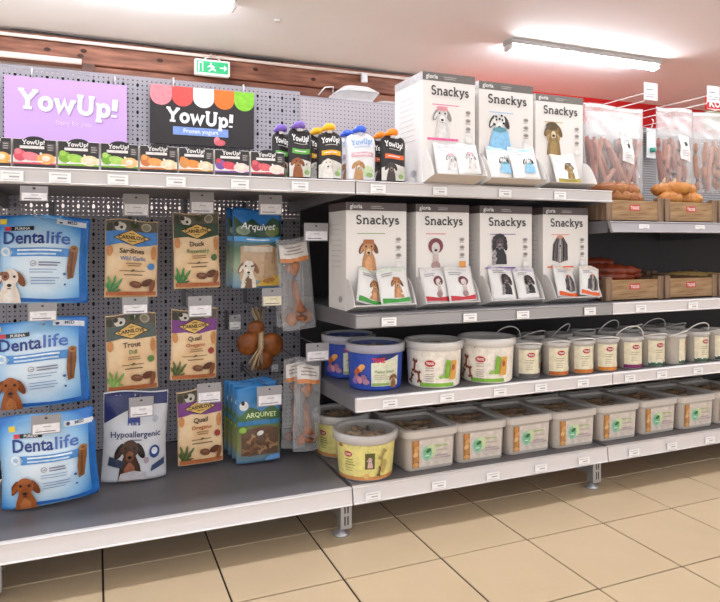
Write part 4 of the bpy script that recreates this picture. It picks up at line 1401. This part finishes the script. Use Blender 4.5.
for k, (u0, u1, y, z, h, d, v, hd, sas) in enumerate(ROW):
    x0, w = row_box(u0, u1, y, z, h, d, v, 'white snack dispenser box with picture of ' + nm[v], hd)
    for j, (dx, dy, dz, sw, sh, rz, tl) in enumerate(sas):
        side = '' if len(sas) == 1 else (' near its side face' if j == 0 else ' by the far cheek')
        sachet(x0 + w / 2 + dx * w, y + dy - .006 - .013 * j, z + dz - .011 + .004 * j, min(sw * 1.04, w * .5), sh * 1.2, v, 'sachet in tray of box showing ' + nm[v] + side, rz, -.34, tl)


# ------------------------------------------------------------------ round buckets
clear_m = film('f1eeec', .55, .18, .1)
milky_m = film('ddd4cc', .40, .3, .1, edge=.5)
lid_m = film('e9e4e2', .5, .2, .15, edge=.6)
win_m = film('e9e4e2', .8, .2, .1, edge=.8)
bisc_m = (mat('c0925c', .6, noise=.3, nscale=40, c2='9a6c3c'), mat('a87846', .6), mat('d2aa74', .6), mat('7d5a38', .6))


def biscuit_fill(parent, w, d, z, n, seed, rnd_shape=False, size=.02):
    rnd = random.Random(seed)
    mb = MB()
    for k in range(n):
        while True:
            x, y = rnd.uniform(-1, 1), rnd.uniform(-1, 1)
            if not rnd_shape or x * x + y * y < 1:
                break
        x, y = x * w, y * d
        zz = z + rnd.uniform(-.012, .006)
        a = rnd.uniform(0, PI)
        r = size * rnd.uniform(.7, 1.1)
        c, s = math.cos(a), math.sin(a)
        mb.tube([(x - c * r, y - s * r, zz), (x - c * r * .5, y - s * r * .5, zz + .004), (x + c * r * .5, y + s * r * .5, zz + .004), (x + c * r, y + s * r, zz + rnd.uniform(-.006, .006))],
                r * .5, bisc_m[k % 4], 6, radii=[r * .52, r * .38, r * .38, r * .52], squash=.7)
    return tag(mb.build('biscuits', parent), kind='stuff')


def brand_oval(p, x, z, rx, rz):
    p.sec('brand_badge')
    p.ell(x, z, rx, rz, 'b82a2e').ell(x, z, rx * .9, rz * .84, 'd2413f').ell(x, z, rx * .86, rz * .78, 'b42a2e')
    p.sec(None)
    p.text('TRIXIE', x, z - rz * .36, rz * .72, 'f2e6e2', bold=.03, fitw=rx * 1.4)


def bucket(loc, rb, rt, h, label, design, name='lidded_bucket', group='big round buckets with lids', turn=0.0, fill=True):
    t = thing(name, label, 'bucket', loc, turn, group)
    base = {'blue': mat('2b4aa8', .35), 'green': mat('ece6de', .4), 'yellow': milky_m}[design]
    R = lambda z: rb + (rt - rb) * z / h
    MB().lathe([(rb - .004, 0), (rb, .004), (rt, h)], 40, base, cap1=False).build('body', t)
    MB().lathe([(rt + .001, h - .024), (rt + .007, h - .022), (rt + .008, h + .001), (rt + .005, h + .004), (rt - .004, h + .004), (rt - .006, h - .004)], 40, lid_m, cap0=False, cap1=False).build('lid_rim', t)
    MB().lathe([(rt - .006, h - .004), (.0, h - .003)], 40, win_m, cap0=False, cap1=False).build('lid', t)
    biscuit_fill(t, rt * .8, rt * .8, h - .026, 46, int(loc[0] * 99), True)
    MB().lathe([(rt - .006, h - .04), (.0, h - .038)], 24, bisc_m[3], cap0=False, cap1=False).build('filling', t)
    S = lambda x, z, o: ((R(z) + o) * math.sin(x / rt), -(R(z) + o) * math.cos(x / rt), z)
    p = Print(S, .013, .35, base=.0012)
    zt = h - .027
    if design == 'blue':
        p.rect(-.115, .18, .006, zt, '2d4cae')
        p.poly([(-.012, .016), (.085, .016), (.085, zt - .004), (.03, zt - .02), (-.012, zt - .026)], 'e2e2c8')
        p.poly([(.03, zt - .018), (.085, zt), (.085, zt + .0), (.02, zt), (.0, zt - .012)], '1f2f66')
        p.text('TRIXIE', .012, zt - .024, .014, 'd8323a', bold=.04, fitw=.042)
        p.text('Puppy Snack', .034, .058, .009, '6a7a4a', fitw=.07, slant=.15)
        p.rect(-.01, .05, .018, .026, '93b05a')
        p.lines(0, .05, .05, 3, .006, 'b3a890', .002)
        pic_dog(p, .064, .036, .026, '9a6a44', '6a4428', 'c9a27a')
        for k, (x, z, c) in enumerate(((-.05, .068, 'd8843c'), (-.042, .076, 'e8a860'), (-.06, .06, 'c0602e'), (-.062, .04, 'b5788a'), (-.05, .034, 'c98a9a'), (-.034, .042, '9a6a8a'), (-.068, .03, '8a6ab0'), (-.028, .03, 'b0809a'))):
            p.ell(x, z, .012, .009, c, k * 25, 10)
    elif design == 'green':
        p.rect(-.12, .15, .006, zt, 'efe6da')
        p.rect(-.05, .075, .006, .018, '7fb23e')
        pic_bone(p, -.07, .07, .035, '8a4a2c', 78)
        pic_bone(p, -.052, .036, .03, '8a4a2c', 95)
        pic_bone(p, -.085, .03, .026, '74381f', 60)
        brand_oval(p, -.012, .082, .017, .0105)
        p.lines(-.026, .006, .066, 2, .008, 'a99a88', .0022).lines(-.026, .002, .046, 4, .007, 'a99a88', .0022)
        p.poly([(.034, .034), (.05, .034), (.056, .09), (.04, .096)], '7fae3c')
        p.poly([(.052, .03), (.076, .03), (.08, .09), (.06, .092)], 'd9a24a')
        p.ell(.066, .068, .006, .01, 'a8502c').ell(.026, .04, .01, .006, '8fb85a', 20)
    else:
        p.rect(-.12, .15, .016, zt, 'e3d687')
        p.rect(-.12, .15, .006, .017, 'c98a52')
        brand_oval(p, -.058, .086, .015, .009)
        p.lines(-.07, -.03, .068, 3, .008, '8a8046', .0026).lines(-.07, -.04, .042, 2, .008, '8a8046', .0022)
        p.rect(.0, .032, .042, .092, '5f5a30')
        pic_dog(p, .016, .066, .02, 'd8b4b0', '6a5040', 'e6d8d4')
        pic_bone(p, .058, .086, .028, 'a8925a', 60)
        pic_bone(p, .048, .034, .024, '6f5a30', 75)
        p.ell(.062, .05, .009, .022, 'b8a060', -15).ell(.004, .022, .01, .008, 'd8b070')
    p.build(t)
    return t


def on_shelf(u, v, z):
    """point where something touches a shelf top of height z"""
    D = (CAM_H - z) * FPX / (v - HZ)
    a = (u - 360) / FPX
    return D * (a * CS + SN), D * (CS - a * SN)


def stand(u, v, z, r):
    """centre of a round foot of radius r whose near edge is seen at (u, v)"""
    x, y = on_shelf(u, v, z)
    k = 1 + r / math.hypot(x, y)
    return x * k, y * k


x, y = stand(375, 392, .443, .09)
bucket((x, y, .4435), .084, .09, .142, 'deep blue bucket with puppy snack label', 'blue', turn=-.42)
bucket((x - .012, y + .205, .4435), .084, .09, .142, 'deep blue bucket standing behind the other blue bucket', 'blue', turn=-.45)
x, y = stand(433.5, 389.5, .443, .092)
bucket((x, y, .4435), .084, .0915, .145, 'cream bucket with green stripe beside the blue bucket', 'green', turn=-.5)
x, y = stand(486.5, 384.5, .443, .092)
bucket((x, y, .4435), .084, .0915, .145, 'cream bucket with green stripe beside the small handled buckets', 'green', turn=-.68)
x, y = stand(367, 482.5, .169, .088)
bucket((x - .007, y, .1695), .085, .098, .142, 'round yellow tub of biscuits at the deck edge', 'yellow', 'biscuit_tub', 'round yellow tubs', -.4)
bucket((x - .002, y + .23, .1695), .085, .098, .142, 'round yellow tub of biscuits behind the one at the deck edge', 'yellow', 'biscuit_tub', 'round yellow tubs', -.5)


# ------------------------------------------------------------------ small handled buckets
def small_bucket(x, y, stripe, label, up, turn, group, light=False):
    t = thing('handled_bucket', label, 'bucket', (x, y, .4435), turn, group)
    rb, rt, h = .0445, .0475, .118
    R = lambda z: rb + (rt - rb) * z / h
    MB().lathe([(rb - .003, 0), (rb, .003), (rt, h)], 28, milky_m, cap1=False).build('body', t)
    MB().lathe([(rb - .006, .004), (rb - .004, .08), (.0, .083)], 20, mat('c9b79a', .7, noise=.3, nscale=60), cap1=False).build('filling', t)
    lid = MB().lathe([(rt + .001, h - .014), (rt + .005, h - .013), (rt + .0055, h + .001), (rt - .003, h + .003), (rt - .005, h - .003), (0, h - .002)], 28, lid_m, cap0=False, cap1=False).build('lid', t)
    for k in range(8):
        q = k * PI / 4
        MB().box(-.004, .004, -.0015, .0015, -.006, .004, clear_m).build('lid_notch', lid)
        o = lid.children[-1]
        o.location = ((rt + .0045) * math.sin(q), -(rt + .0045) * math.cos(q), h - .005)
        o.rotation_euler = (0, 0, q)
    S = lambda a, z, o: ((R(z) + o) * math.sin(a / rt), -(R(z) + o) * math.cos(a / rt), z)
    p = Print(S, .009, .4, base=.0012)
    p.rect(-.04, .095, .004, h - .019, 'e9dfc4')
    p.rect(-.04, .095, .004, .017, stripe)
    if light:
        for k in range(9):
            p.ell(-.034 + .012 * k, .017 + (k % 2) * .003, .005, .004, 'e6e2d6', n=8)
    brand_oval(p, .004, h - .036, .0145, .0085)
    p.lines(-.014, .02, h - .056, 2, .008, 'a89a7a', .002).lines(-.014, .016, h - .074, 3, .0065, 'b3a688', .0018)
    p.poly([(.036, .034), (.036, .082), (.042, .094), (.05, .094), (.052, .034), (.047, .034), (.046, .084), (.041, .08), (.04, .034)], '6a6058')
    p.build(t)
    hm = mat('ebe6e2', .4)
    el = up
    pts = [((rt + .006) * math.cos(q), -math.cos(el) * .062 * math.sin(q), h - .01 + math.sin(el) * .062 * math.sin(q)) for q in [PI * i / 14 for i in range(15)]]
    MB().tube(pts, .0022, hm, 6).build('handle', t)
    return t


SB = [(526, 379, '5f5b58', 'grey striped', 0.28, -.25, 'beside the green striped cream bucket'), (555, 376.5, 'c0682e', 'rust striped', .3, -.2, 'beside the grey striped bucket'),
      (581, 374.5, 'c9762e', 'orange striped', .35, -.2, 'beside the rust striped bucket'), (606.5, 372.5, 'cf7f30', 'amber striped', .32, -.25, 'beside the plum striped bucket'),
      (630, 369.5, '7a1f5e', 'plum striped', .95, -.2, 'between amber and green ones'), (654, 367.5, '2f5a44', 'dark green striped', .3, -.1, 'beside the plum striped bucket'),
      (678, 366, '3a5a3c', 'green striped, turned so its bare side shows', .4, .65, ''), (701, 363.5, '34553a', 'green striped', .85, .0, 'beside the turned bucket'),
      (722, 361.5, '2f3a34', 'charcoal green striped', .3, .0, 'at the end of the row')]
for k, (u, v, st, cn, up, turn, where) in enumerate(SB):
    x, y = stand(u, v, .443, .047)
    y = max(y, YF + .062)
    small_bucket(x, y, st, ('small handled bucket, ' + cn + ' ' + where).strip(), up, turn - .1, 'small handled buckets front row', k > 4)
for k in range(8):
    x = 1.42 + k * .122
    c = ['5f5b58', 'c0682e', 'c9762e', '7a1f5e', '2f5a44'][k % 5]
    small_bucket(x, 1.99 + .012 * (k % 2), c, 'small handled bucket in the second row behind the striped ones', (1.0, .5, .9, .4)[k % 4], .3 * (k % 3) - .2, 'small handled buckets second row')


# ------------------------------------------------------------------ square biscuit tubs
def rring(w, d, r, z, n=5):
    pts = []
    for (sx, sy, a0) in ((1, -1, -90), (1, 1, 0), (-1, 1, 90), (-1, -1, 180)):
        for i in range(n + 1):
            a = math.radians(a0 + 90 * i / n)
            pts.append((sx * (w / 2 - r) + r * math.cos(a), sy * (d / 2 - r) + r * math.sin(a), z))
    return pts


def loft(rings, m, cap0=False, cap1=False, smooth=False):
    n = len(rings[0])
    vs = [p for r in rings for p in r]
    fs = []
    for k in range(len(rings) - 1):
        for i in range(n):
            j = (i + 1) % n
            fs.append((k * n + i, k * n + j, k * n + n + j, k * n + n + i))
    if cap0:
        fs.append(tuple(reversed(range(n))))
    if cap1:
        fs.append(tuple(range((len(rings) - 1) * n, len(rings) * n)))
    return MB().add(vs, fs, m, smooth)


def square_tub_proto():
    W, D, Hh = .189, .2, .128
    t = thing('square_biscuit_tub', 'square translucent tub', 'biscuit tub', group='square biscuit tubs')
    loft([rring(W - .016, D - .016, .02, .0), rring(W - .01, D - .01, .022, .004), rring(W, D, .024, Hh)], milky_m, True).build('body', t)
    loft([rring(W - .03, D - .03, .02, .006), rring(W - .02, D - .02, .02, .1)], mat('b08a62', .7, noise=.5, nscale=26, c2='d9b58c'), True, True).build('filling', t)
    lid_o = film('dcd3cc', .2, .3, .1, edge=.6)
    loft([rring(W + .004, D + .004, .025, Hh - .02), rring(W + .014, D + .014, .028, Hh - .018), rring(W + .015, D + .015, .028, Hh + .002), rring(W + .006, D + .006, .025, Hh + .006),
          rring(W - .012, D - .012, .02, Hh + .006), rring(W - .02, D - .02, .02, Hh - .002)], lid_o).build('lid_rim', t)
    loft([rring(W - .021, D - .021, .02, Hh - .003), rring(W - .024, D - .024, .02, Hh - .0025)], win_m, False, True).build('lid_window', t)
    biscuit_fill(t, W * .36, D * .36, .110, 40, 5, False, .02)
    S = lambda a, z, o: (a * (1 - .05 * (1 - z / Hh)), -D / 2 + .0052 * (1 - z / Hh) - .0003 - o, z)
    p = Print(S, None, .4, base=.0008)
    p.rect(-.076, .078, .012, .1, 'd6cbc2')
    p.rect(-.076, -.05, .012, .1, 'a86f3c')
    for k in range(5):
        p.ell(-.063 + .003 * (k % 2), .02 + .0175 * k, .0115, .0085, ('d6a062', 'c48a4c', 'dbb07a')[k % 3], 20 * k)
    p.ell(-.018, .056, .023, .026, '9ecbb4').ell(-.018, .056, .017, .019, '84bf9c').ell(-.016, .066, .012, .006, '3f7a4a', 20).ell(-.006, .062, .02, .022, mat('c9d8a8', .4))
    p.ell(-.018, .056, .016, .018, '7fbf98').ell(-.015, .064, .011, .006, '3a6e40', 25)
    p.lines(-.028, -.008, .046, 1, .006, 'e6eee6', .003)
    p.lines(.012, .074, .074, 1, .006, 'b9c88a', .005).lines(.012, .07, .06, 1, .006, 'c4b4a4', .004).lines(.008, .074, .042, 2, .008, 'c2aeb0', .005)
    p.build(t)
    return t


tub0 = square_tub_proto()
near = ['beside the round yellow tub', 'second from the round yellow tub', 'third from the round yellow tub', 'just before the deck joint, fourth from the yellow tub',
        'just past the deck joint, fifth from the yellow tub', 'sixth from the round yellow tub, with sagging lid edge', 'seventh from the round yellow tub', 'eighth from the round yellow tub']
cx = [1.019, 1.218, 1.419, 1.616, 1.826, 2.032, 2.232, 2.432]
for k, x in enumerate(cx):
    t = tub0 if k == 0 else dup(tub0)
    t['label'] = 'square translucent biscuit tub ' + near[k]
    t.location = (x, 1.835 + .1 + .004 * (k % 3), .1695)
    t.rotation_euler = (0, 0, (.015, -.02, .01, .0, -.015, .02, 0, .01)[k])
for k, x in enumerate(cx):
    t = dup(tub0, (x + .015, 2.165, .1695), .02 * (k % 2), 'square biscuit tub in the second row behind the front tubs', 'square biscuit tubs, second row')

# ------------------------------------------------------------------ crates of chews
crate_p = mat('927760', .65, noise=.5, nscale=9, stretch=(8, 8, 1), c2='6a5240')
crate_f = mat('b3926c', .6, noise=.35, nscale=6, stretch=(1.2, 6, 10), c2='957350')
crate_d = mat('6b4a34', .7, noise=.4, nscale=9)


def crate(x0, w, z, label, d=.36, y=1.815, h=.078):
    t = thing('wooden_crate', label, 'crate', (x0 + w / 2, y, z), group='printed wood crates')
    pw = .028
    MB().box(-w / 2 + pw - .004, w / 2 - pw + .004, .004, .01, .004, h, crate_f, .001).build('front_board', t)
    MB().box(-w / 2 + pw - .004, w / 2 - pw + .004, d - .01, d - .004, .004, h, crate_f, .001).build('back_board', t)
    for s in (-1, 1):
        a = s * (w / 2 - .006)
        MB().box(min(a, a + s * .005), max(a, a + s * .005), .03, d - .03, .004, h, crate_p, .001).build('side_board', t)
        for yy in (0, d - pw):
            a0 = s * w / 2
            MB().box(min(a0, a0 - s * pw), max(a0, a0 - s * pw), yy, yy + pw, 0, h + .012, crate_p, .002).build('post', t)
    MB().box(-w / 2 + .008, w / 2 - .008, .012, d - .012, .003, .008, crate_d).build('bottom', t)
    p = Print(lambda a, b, o: (a, .004 - o, b), inc=.0001, base=.0004)
    p.rect(-.028, .026, h * .52, h * .8, 'c8403c')
    p.text('TRIXIE', -.001, h * .58, h * .15, 'f0dcd6', bold=.03, fitw=.044)
    for k, (a, b_, zz) in enumerate(((-.09, -.02, .3), (.0, .08, .38), (-.07, .06, .16), (.05, .1, .6), (-.1, -.05, .66))):
        p.poly([(a, h * zz), ((a + b_) / 2, h * zz + .003), (b_, h * (zz + .05)), ((a + b_) / 2, h * zz - .001)], '8a6140')
    p.build(t, 'printed_label')
    return t


def chew(x, y, z, L, r, rz, bend, m, label, group, lumps=0.12, tilt=0.0, seed=0):
    # keep the piece between the boards of its crate
    c0 = max(c for c in CX if c <= x + .02)
    ex = min(.12, L / 2 * abs(math.cos(rz)) + r * .6 + L * abs(bend * math.sin(rz)) * .3)
    ey = L / 2 * abs(math.sin(rz)) + r + L * abs(bend) * .18
    x = min(max(x, c0 + .012 + ex), c0 + W_C - .012 - ex)
    y = min(max(y, 1.828 + ey), 1.815 + .345 - ey)
    rnd = random.Random(seed)
    n = 13
    pts, rad = [], []
    for i in range(n):
        q = i / (n - 1)
        a = (q - .5)
        px = a * L
        pts.append((px, bend * (a * a - .08) * 4 * L * .5, tilt * a * L + r))
        e = min(1, math.sqrt(max(.04, 1 - abs(2 * a) ** 3)))
        rad.append(r * e * (1 + lumps * math.sin(i * 2.4 + seed) + rnd.uniform(-.04, .04)))
    t = MB().tube(pts, r, m, 10, radii=rad).build('chew', loc=(x, y, z))
    t.rotation_euler = (0, 0, rz)
    return tag(t, label, 'dog chew', group)


W_C = .285
CX = [1.737, 2.03, 2.323]
UP = .9925
LO = .6955
for k, n_ in enumerate(('with brown curled chews under the hanging sticks', 'with golden chews on the upper crate shelf', 'next to the golden chew crate')):
    crate(CX[k], W_C, UP, 'crate printed with wood planks ' + n_)
for k, n_ in enumerate(('with dark red braided chews on the lower crate shelf', 'with flat dark chews on the lower crate shelf', 'with pale yellow chews on the lower crate shelf')):
    crate(CX[k], W_C, LO, 'crate printed with wood planks ' + n_)
brown = mat('a8703c', .4, noise=.5, nscale=14, c2='8a4a22', bump=.4, bscale=30)
gold = mat('c98a42', .4, noise=.5, nscale=14, c2='a8662c', bump=.4, bscale=30)
red = mat('8f3a1e', .35, noise=.5, nscale=14, c2='5a1f10', bump=.5, bscale=40)
dark = mat('6a4630', .5, noise=.4, nscale=20, c2='44291c')
pale = mat('c9a866', .5, noise=.3, nscale=20, c2='a8844a')
z1 = UP + .034
BR = ((.05, .05, .034, .17, .025, -.35, .5), (.15, .055, .03, .17, .026, -.5, .35), (.225, .07, .028, .12, .024, .3, .4), (.1, .085, .066, .17, .024, -.15, .4), (.2, .085, .062, .13, .023, .2, .4),
      (.09, .18, 0, .17, .023, .1, .5), (.19, .24, 0, .15, .022, -.3, .4), (.07, .28, 0, .15, .022, .5, .3))
for k, (dx, dy, dz, L, r, rz, bd) in enumerate(BR):
    chew(CX[0] + dx + .01, 1.815 + dy, z1 + dz, L, r * 1.1, rz, bd, brown, 'brown curled chew in the crate under the stick bags', 'brown curled chews', .2, 0, k)
GO = ((.075, .05, .032, .12, .027, .15, .35), (.205, .05, .03, .12, .028, -.2, .35), (.14, .085, .04, .11, .025, .6, .3), (.06, .08, .07, .12, .026, -.1, .35), (.2, .08, .072, .13, .026, .15, .35), (.13, .06, .078, .12, .025, -.25, .35),
      (.14, .19, 0, .13, .024, .1, .3), (.12, .28, 0, .13, .024, -.1, .3), (.22, .24, 0, .12, .023, .4, .3))
for k, (dx, dy, dz, L, r, rz, bd) in enumerate(GO):
    chew(CX[1] + dx, 1.815 + dy, z1 + dz, L, r * 1.05, rz, bd, gold, 'golden curled chew heaped in the crate', 'golden chews', .2, 0, 20 + k)
for k, (dx, dy, dz, L, r, rz, bd) in enumerate(((.06, .1, .0, .2, .018, -.3, .25), (.06, .15, .02, .2, .018, -.25, .2), (.12, .1, .016, .21, .018, -.4, .2), (.17, .12, .004, .18, .018, -.5, .2), (.21, .16, .0, .16, .018, -.6, .2), (.1, .22, .034, .22, .018, -.15, .2), (.08, .28, .03, .2, .018, .1, .2))):
    chew(CX[0] + dx + .02, 1.815 + dy, LO + .062 + dz * 1.5, L, r * 1.2, rz, bd, red, 'dark red braided chew lying in the lower crate', 'dark red braided chews', .22, 0, 40 + k)
for k in range(5):
    chew(CX[1] + .14, 1.815 + .07 + .055 * k, LO + .05, .2, .015, .08 * (k % 3 - 1), .05, dark, 'flat dark chew lying in the lower crate', 'flat dark chews', .08, 0, 60 + k)
for k in range(5):
    chew(CX[2] + .14, 1.815 + .07 + .055 * k, LO + .056, .2, .016, .1 * (k % 3 - 1), .05, pale, 'pale yellow chew lying in the lower crate', 'pale yellow chews', .08, 0, 80 + k)
for k in range(4):
    chew(CX[2] + .14, 1.815 + .08 + .07 * k, UP + .03, .2, .02, .12 * (k % 3 - 1), .1, gold, 'golden chew in the crate beside the heaped one', 'golden chews in the end crate', .1, 0, 90 + k)

# ------------------------------------------------------------------ clear bags of dried sticks on long hooks
stick_ms = [mat('96503f', .45, noise=.5, nscale=22, c2='7a3a30', bump=.4, bscale=50), mat('a8644e', .45, noise=.4, nscale=22, c2='8f4c3c', bump=.4, bscale=50), mat('5c2a22', .45, noise=.4, nscale=22, bump=.4, bscale=50),
            mat('a8683a', .45, noise=.4, nscale=22, c2='8f5428', bump=.4, bscale=50), mat('c4907a', .45, noise=.4, nscale=22, c2='a8644e', bump=.4, bscale=50)]


def stick_bag(xc, w, Y, zt, h, label, n, cols, seed, lab=True, lean=0.2):
    t = thing('stick_bag', label, 'treat bag', (xc, Y, zt - h), group='clear bags of dried sticks')
    S = bag_surface(w, h, .032, .6, .25, .01, seed, .0035)
    bag_mesh(S, w, h, film('f6f4f4', .88, .1, .5, 22), .032, 'clear_bag', t, 16, 20, back=.5)
    rnd = random.Random(seed)
    for k in range(n):
        a = -w * .42 + w * .84 * (k + .5) / n + rnd.uniform(-.006, .006)
        m = stick_ms[cols[k % len(cols)]]
        z0, z1 = h * rnd.uniform(.03, .1), h * rnd.uniform(.56, .68)
        b_ = a + rnd.uniform(-lean, lean) * .09
        b_ = max(-w * .44, min(w * .44, b_))
        yy = rnd.uniform(-.004, .006)
        r = rnd.uniform(.0095, .0125)
        pts = [(a + (b_ - a) * q + .004 * math.sin(q * 7 + k), yy, z0 + (z1 - z0) * q) for q in [i / 7 for i in range(8)]]
        MB().tube(pts, r, m, 7, radii=[r * (.8, 1.05, 1, 1.08, .95, 1.05, 1, .7)[i] for i in range(8)]).build('meat_stick', t)
    for k in range(max(3, n // 3)):
        a = rnd.uniform(-.38, .38) * w
        MB().tube([(a - .012, -.002, h * .045), (a, -.006, h * .1), (a + .006, -.004, h * .17)], .008, mat('d8b98e', .5, noise=.3, nscale=40), 6).build('rind_piece', t)
    p = Print(S, .012, base=.002, bounds=(-w * .49, w * .49, 0, h * .995))
    p.rect(-w * .47, w * .47, h * .955, h * .99, 'e9e6e6')
    p.rect(-w * .485, w * .485, h * .66, h * .955, film('f4f2f2', .78, .2, .3, 22))  # second film layer adds the white haze of the upper bag
    if lab:
        px, pz = w * .16, h * .4
        p.poly([(px - .034, pz - .002), (px + .03, pz - .014), (px + .022, pz + .09), (px - .04, pz + .102)], 'f1efef')
        p.ell(px - .012, pz + .074, .012, .01, '9a989a').ell(px - .012, pz + .074, .009, .007, 'efeded')
        p.ell(px + .0, pz + .06, .008, .01, '38363a', 30).ell(px - .002, pz + .054, .005, .005, '2a282c')
        p.lines(px - .024, px + .016, pz + .03, 3, .01, 'b9b6b8', .002)
    p.build(t, 'label_and_haze', 'label_text')
    return t


def long_hook(x, ytip, z, label, tag_px=None):
    t = thing('long_display_hook', label, 'hook', (x, YB, z), group='long hooks with price tags')
    L = ytip - YB
    MB().tube([(0, -.002, 0), (0, L, 0), (0, L - .006, .012)], .0024, wire_w, 6).build('wire', t)
    MB().tube([(0, -.002, .03), (0, L - .02, .03)], .0018, wire_w, 6).build('tag_wire', t)
    MB().box(-.014, .014, -.006, -.001, -.015, .045, wire_w, .001).build('back_plate', t)
    tg = MB().box(-.024, .044, L - .0235, L - .0215, .0, .066, mat('eceaf0', .4)).build('tag_holder', t)
    p = Print(lambda a, b, o: (a, L - .0236 - o, b), inc=.0001, base=.0002)
    p.rect(-.021, .041, .004, .05, 'f6f5f8').lines(-.014, .032, .038, 1, .01, '8a8aa0', .004).lines(-.014, .034, .02, 2, .009, 'a9a8b8', .003)
    p.build(tg, 'price_card')


YS = 1.995
for (u0, u1, vt, vb, n, cols, lb, lean, lab) in ((583, 643, 106, 197, 20, (0, 4, 2, 1, 4, 0), 'wide clear bag of pink dried sticks with paper label', 2.0, True),
                                                  (656, 692, 108, 193, 9, (0, 1, 4), 'narrow clear bag of dried sticks with paper label', .3, True),
                                                  (691, 744, 114, 194, 9, (3, 3, 4), 'clear bag of tan dried sticks without paper label', .3, False)):
    x, w, z, h = rect_px(u0, u1, vt, vb, YS)
    stick_bag(x, w, YS, z + h, h, lb, n, cols, int(u0), lab, lean)
    long_hook(x, 1.84, z + h - .012, 'long white hook holding the ' + lb.split(' with')[0])
x, w, z, h = rect_px(588, 640, 112, 192, 2.08)
stick_bag(x, w, 2.085, z + h, h, 'clear bag of dried sticks hanging behind the wide one', 9, (2, 0, 2), 99, False, .6)

# a little green-labelled pack and hook on the mesh panel
t = thing('small_blister_pack', 'small white and green blister pack hanging on the mesh panel', 'pack', (P(651, 150, 2.44).x, 2.44, P(651, 158, 2.44).z))
MB().box(-.03, .03, -.003, .003, 0, .15, mat('e6eae8', .4), .001).build('card', t)
MB().tube([(0, -.001, .149), (-.004, -.012, .165), (.004, -.012, .19), (.008, .0, .2)], .003, wire_w, 6).build('hanger', t)
MB().lathe([(.0, -.012), (.014, -.01), (.014, .01), (0, .012)], 12, mat('3f9a86', .4), (0, -.012, .04), False, False).build('green_toy', t)

# ------------------------------------------------------------------ clear trays stored on top of the shelving
tray_m = film('f2f2f2', .5, .12, .2)


def clear_tray(x, y, z, w, d, h, label):
    t = thing('clear_plastic_tray', label, 'tray', (x, y, z), group='clear plastic trays')
    loft([rring(w * .72, d * .72, .03, 0), rring(w * .8, d * .8, .035, h * .5), rring(w, d, .04, h * .9), rring(w * 1.04, d * 1.04, .042, h * .92), rring(w * 1.04, d * 1.04, .042, h)], tray_m, True, False).build('bowl', t)
    loft([rring(w * 1.05, d * 1.05, .042, h * .96), rring(w * .98, d * .98, .04, h * 1.05), rring(w * .7, d * .7, .035, h * 1.35)], tray_m, False, True).build('dome_lid', t)


x, w, z, h = rect_px(338, 379, 87, 103, 2.58)
tag(MB().box(.766, 1.721, 2.503, 2.80, 1.490, 1.502, peg_m, .002).build('top_board'), 'grey board on top of the shelving holding clear trays', 'board')
clear_tray(x, 2.64, 1.5025, w * .92, .2, .07, 'clear plastic tray with domed lid on top of the shelving')
x2, w2, z2, h2 = rect_px(374, 410, 96, 104, 2.58)
clear_tray(x2, 2.66, 1.5025, w2 * .8, .18, .035, 'low clear plastic tray beside the domed one')
xa = P(318, 95, 2.46).x
tag(MB().tube([(xa, 2.455, 1.512), (xa + .02, 2.43, 1.54), (xa + .055, 2.43, 1.545), (xa + .06, 2.45, 1.513)], .0028, wire_w, 6).build('bent_wire_hook'), 'bent white wire hook on the edge of the pegboard', 'hook')
xj = P(363, 80, YW - .17).x
tag(MB().box(xj - .024, xj + .024, YW - .21, YW - .18, 2.17, 2.245, mat('e9e9ee', .4), .003).build('junction_box'), 'small white junction box on the conduit', 'junction box')
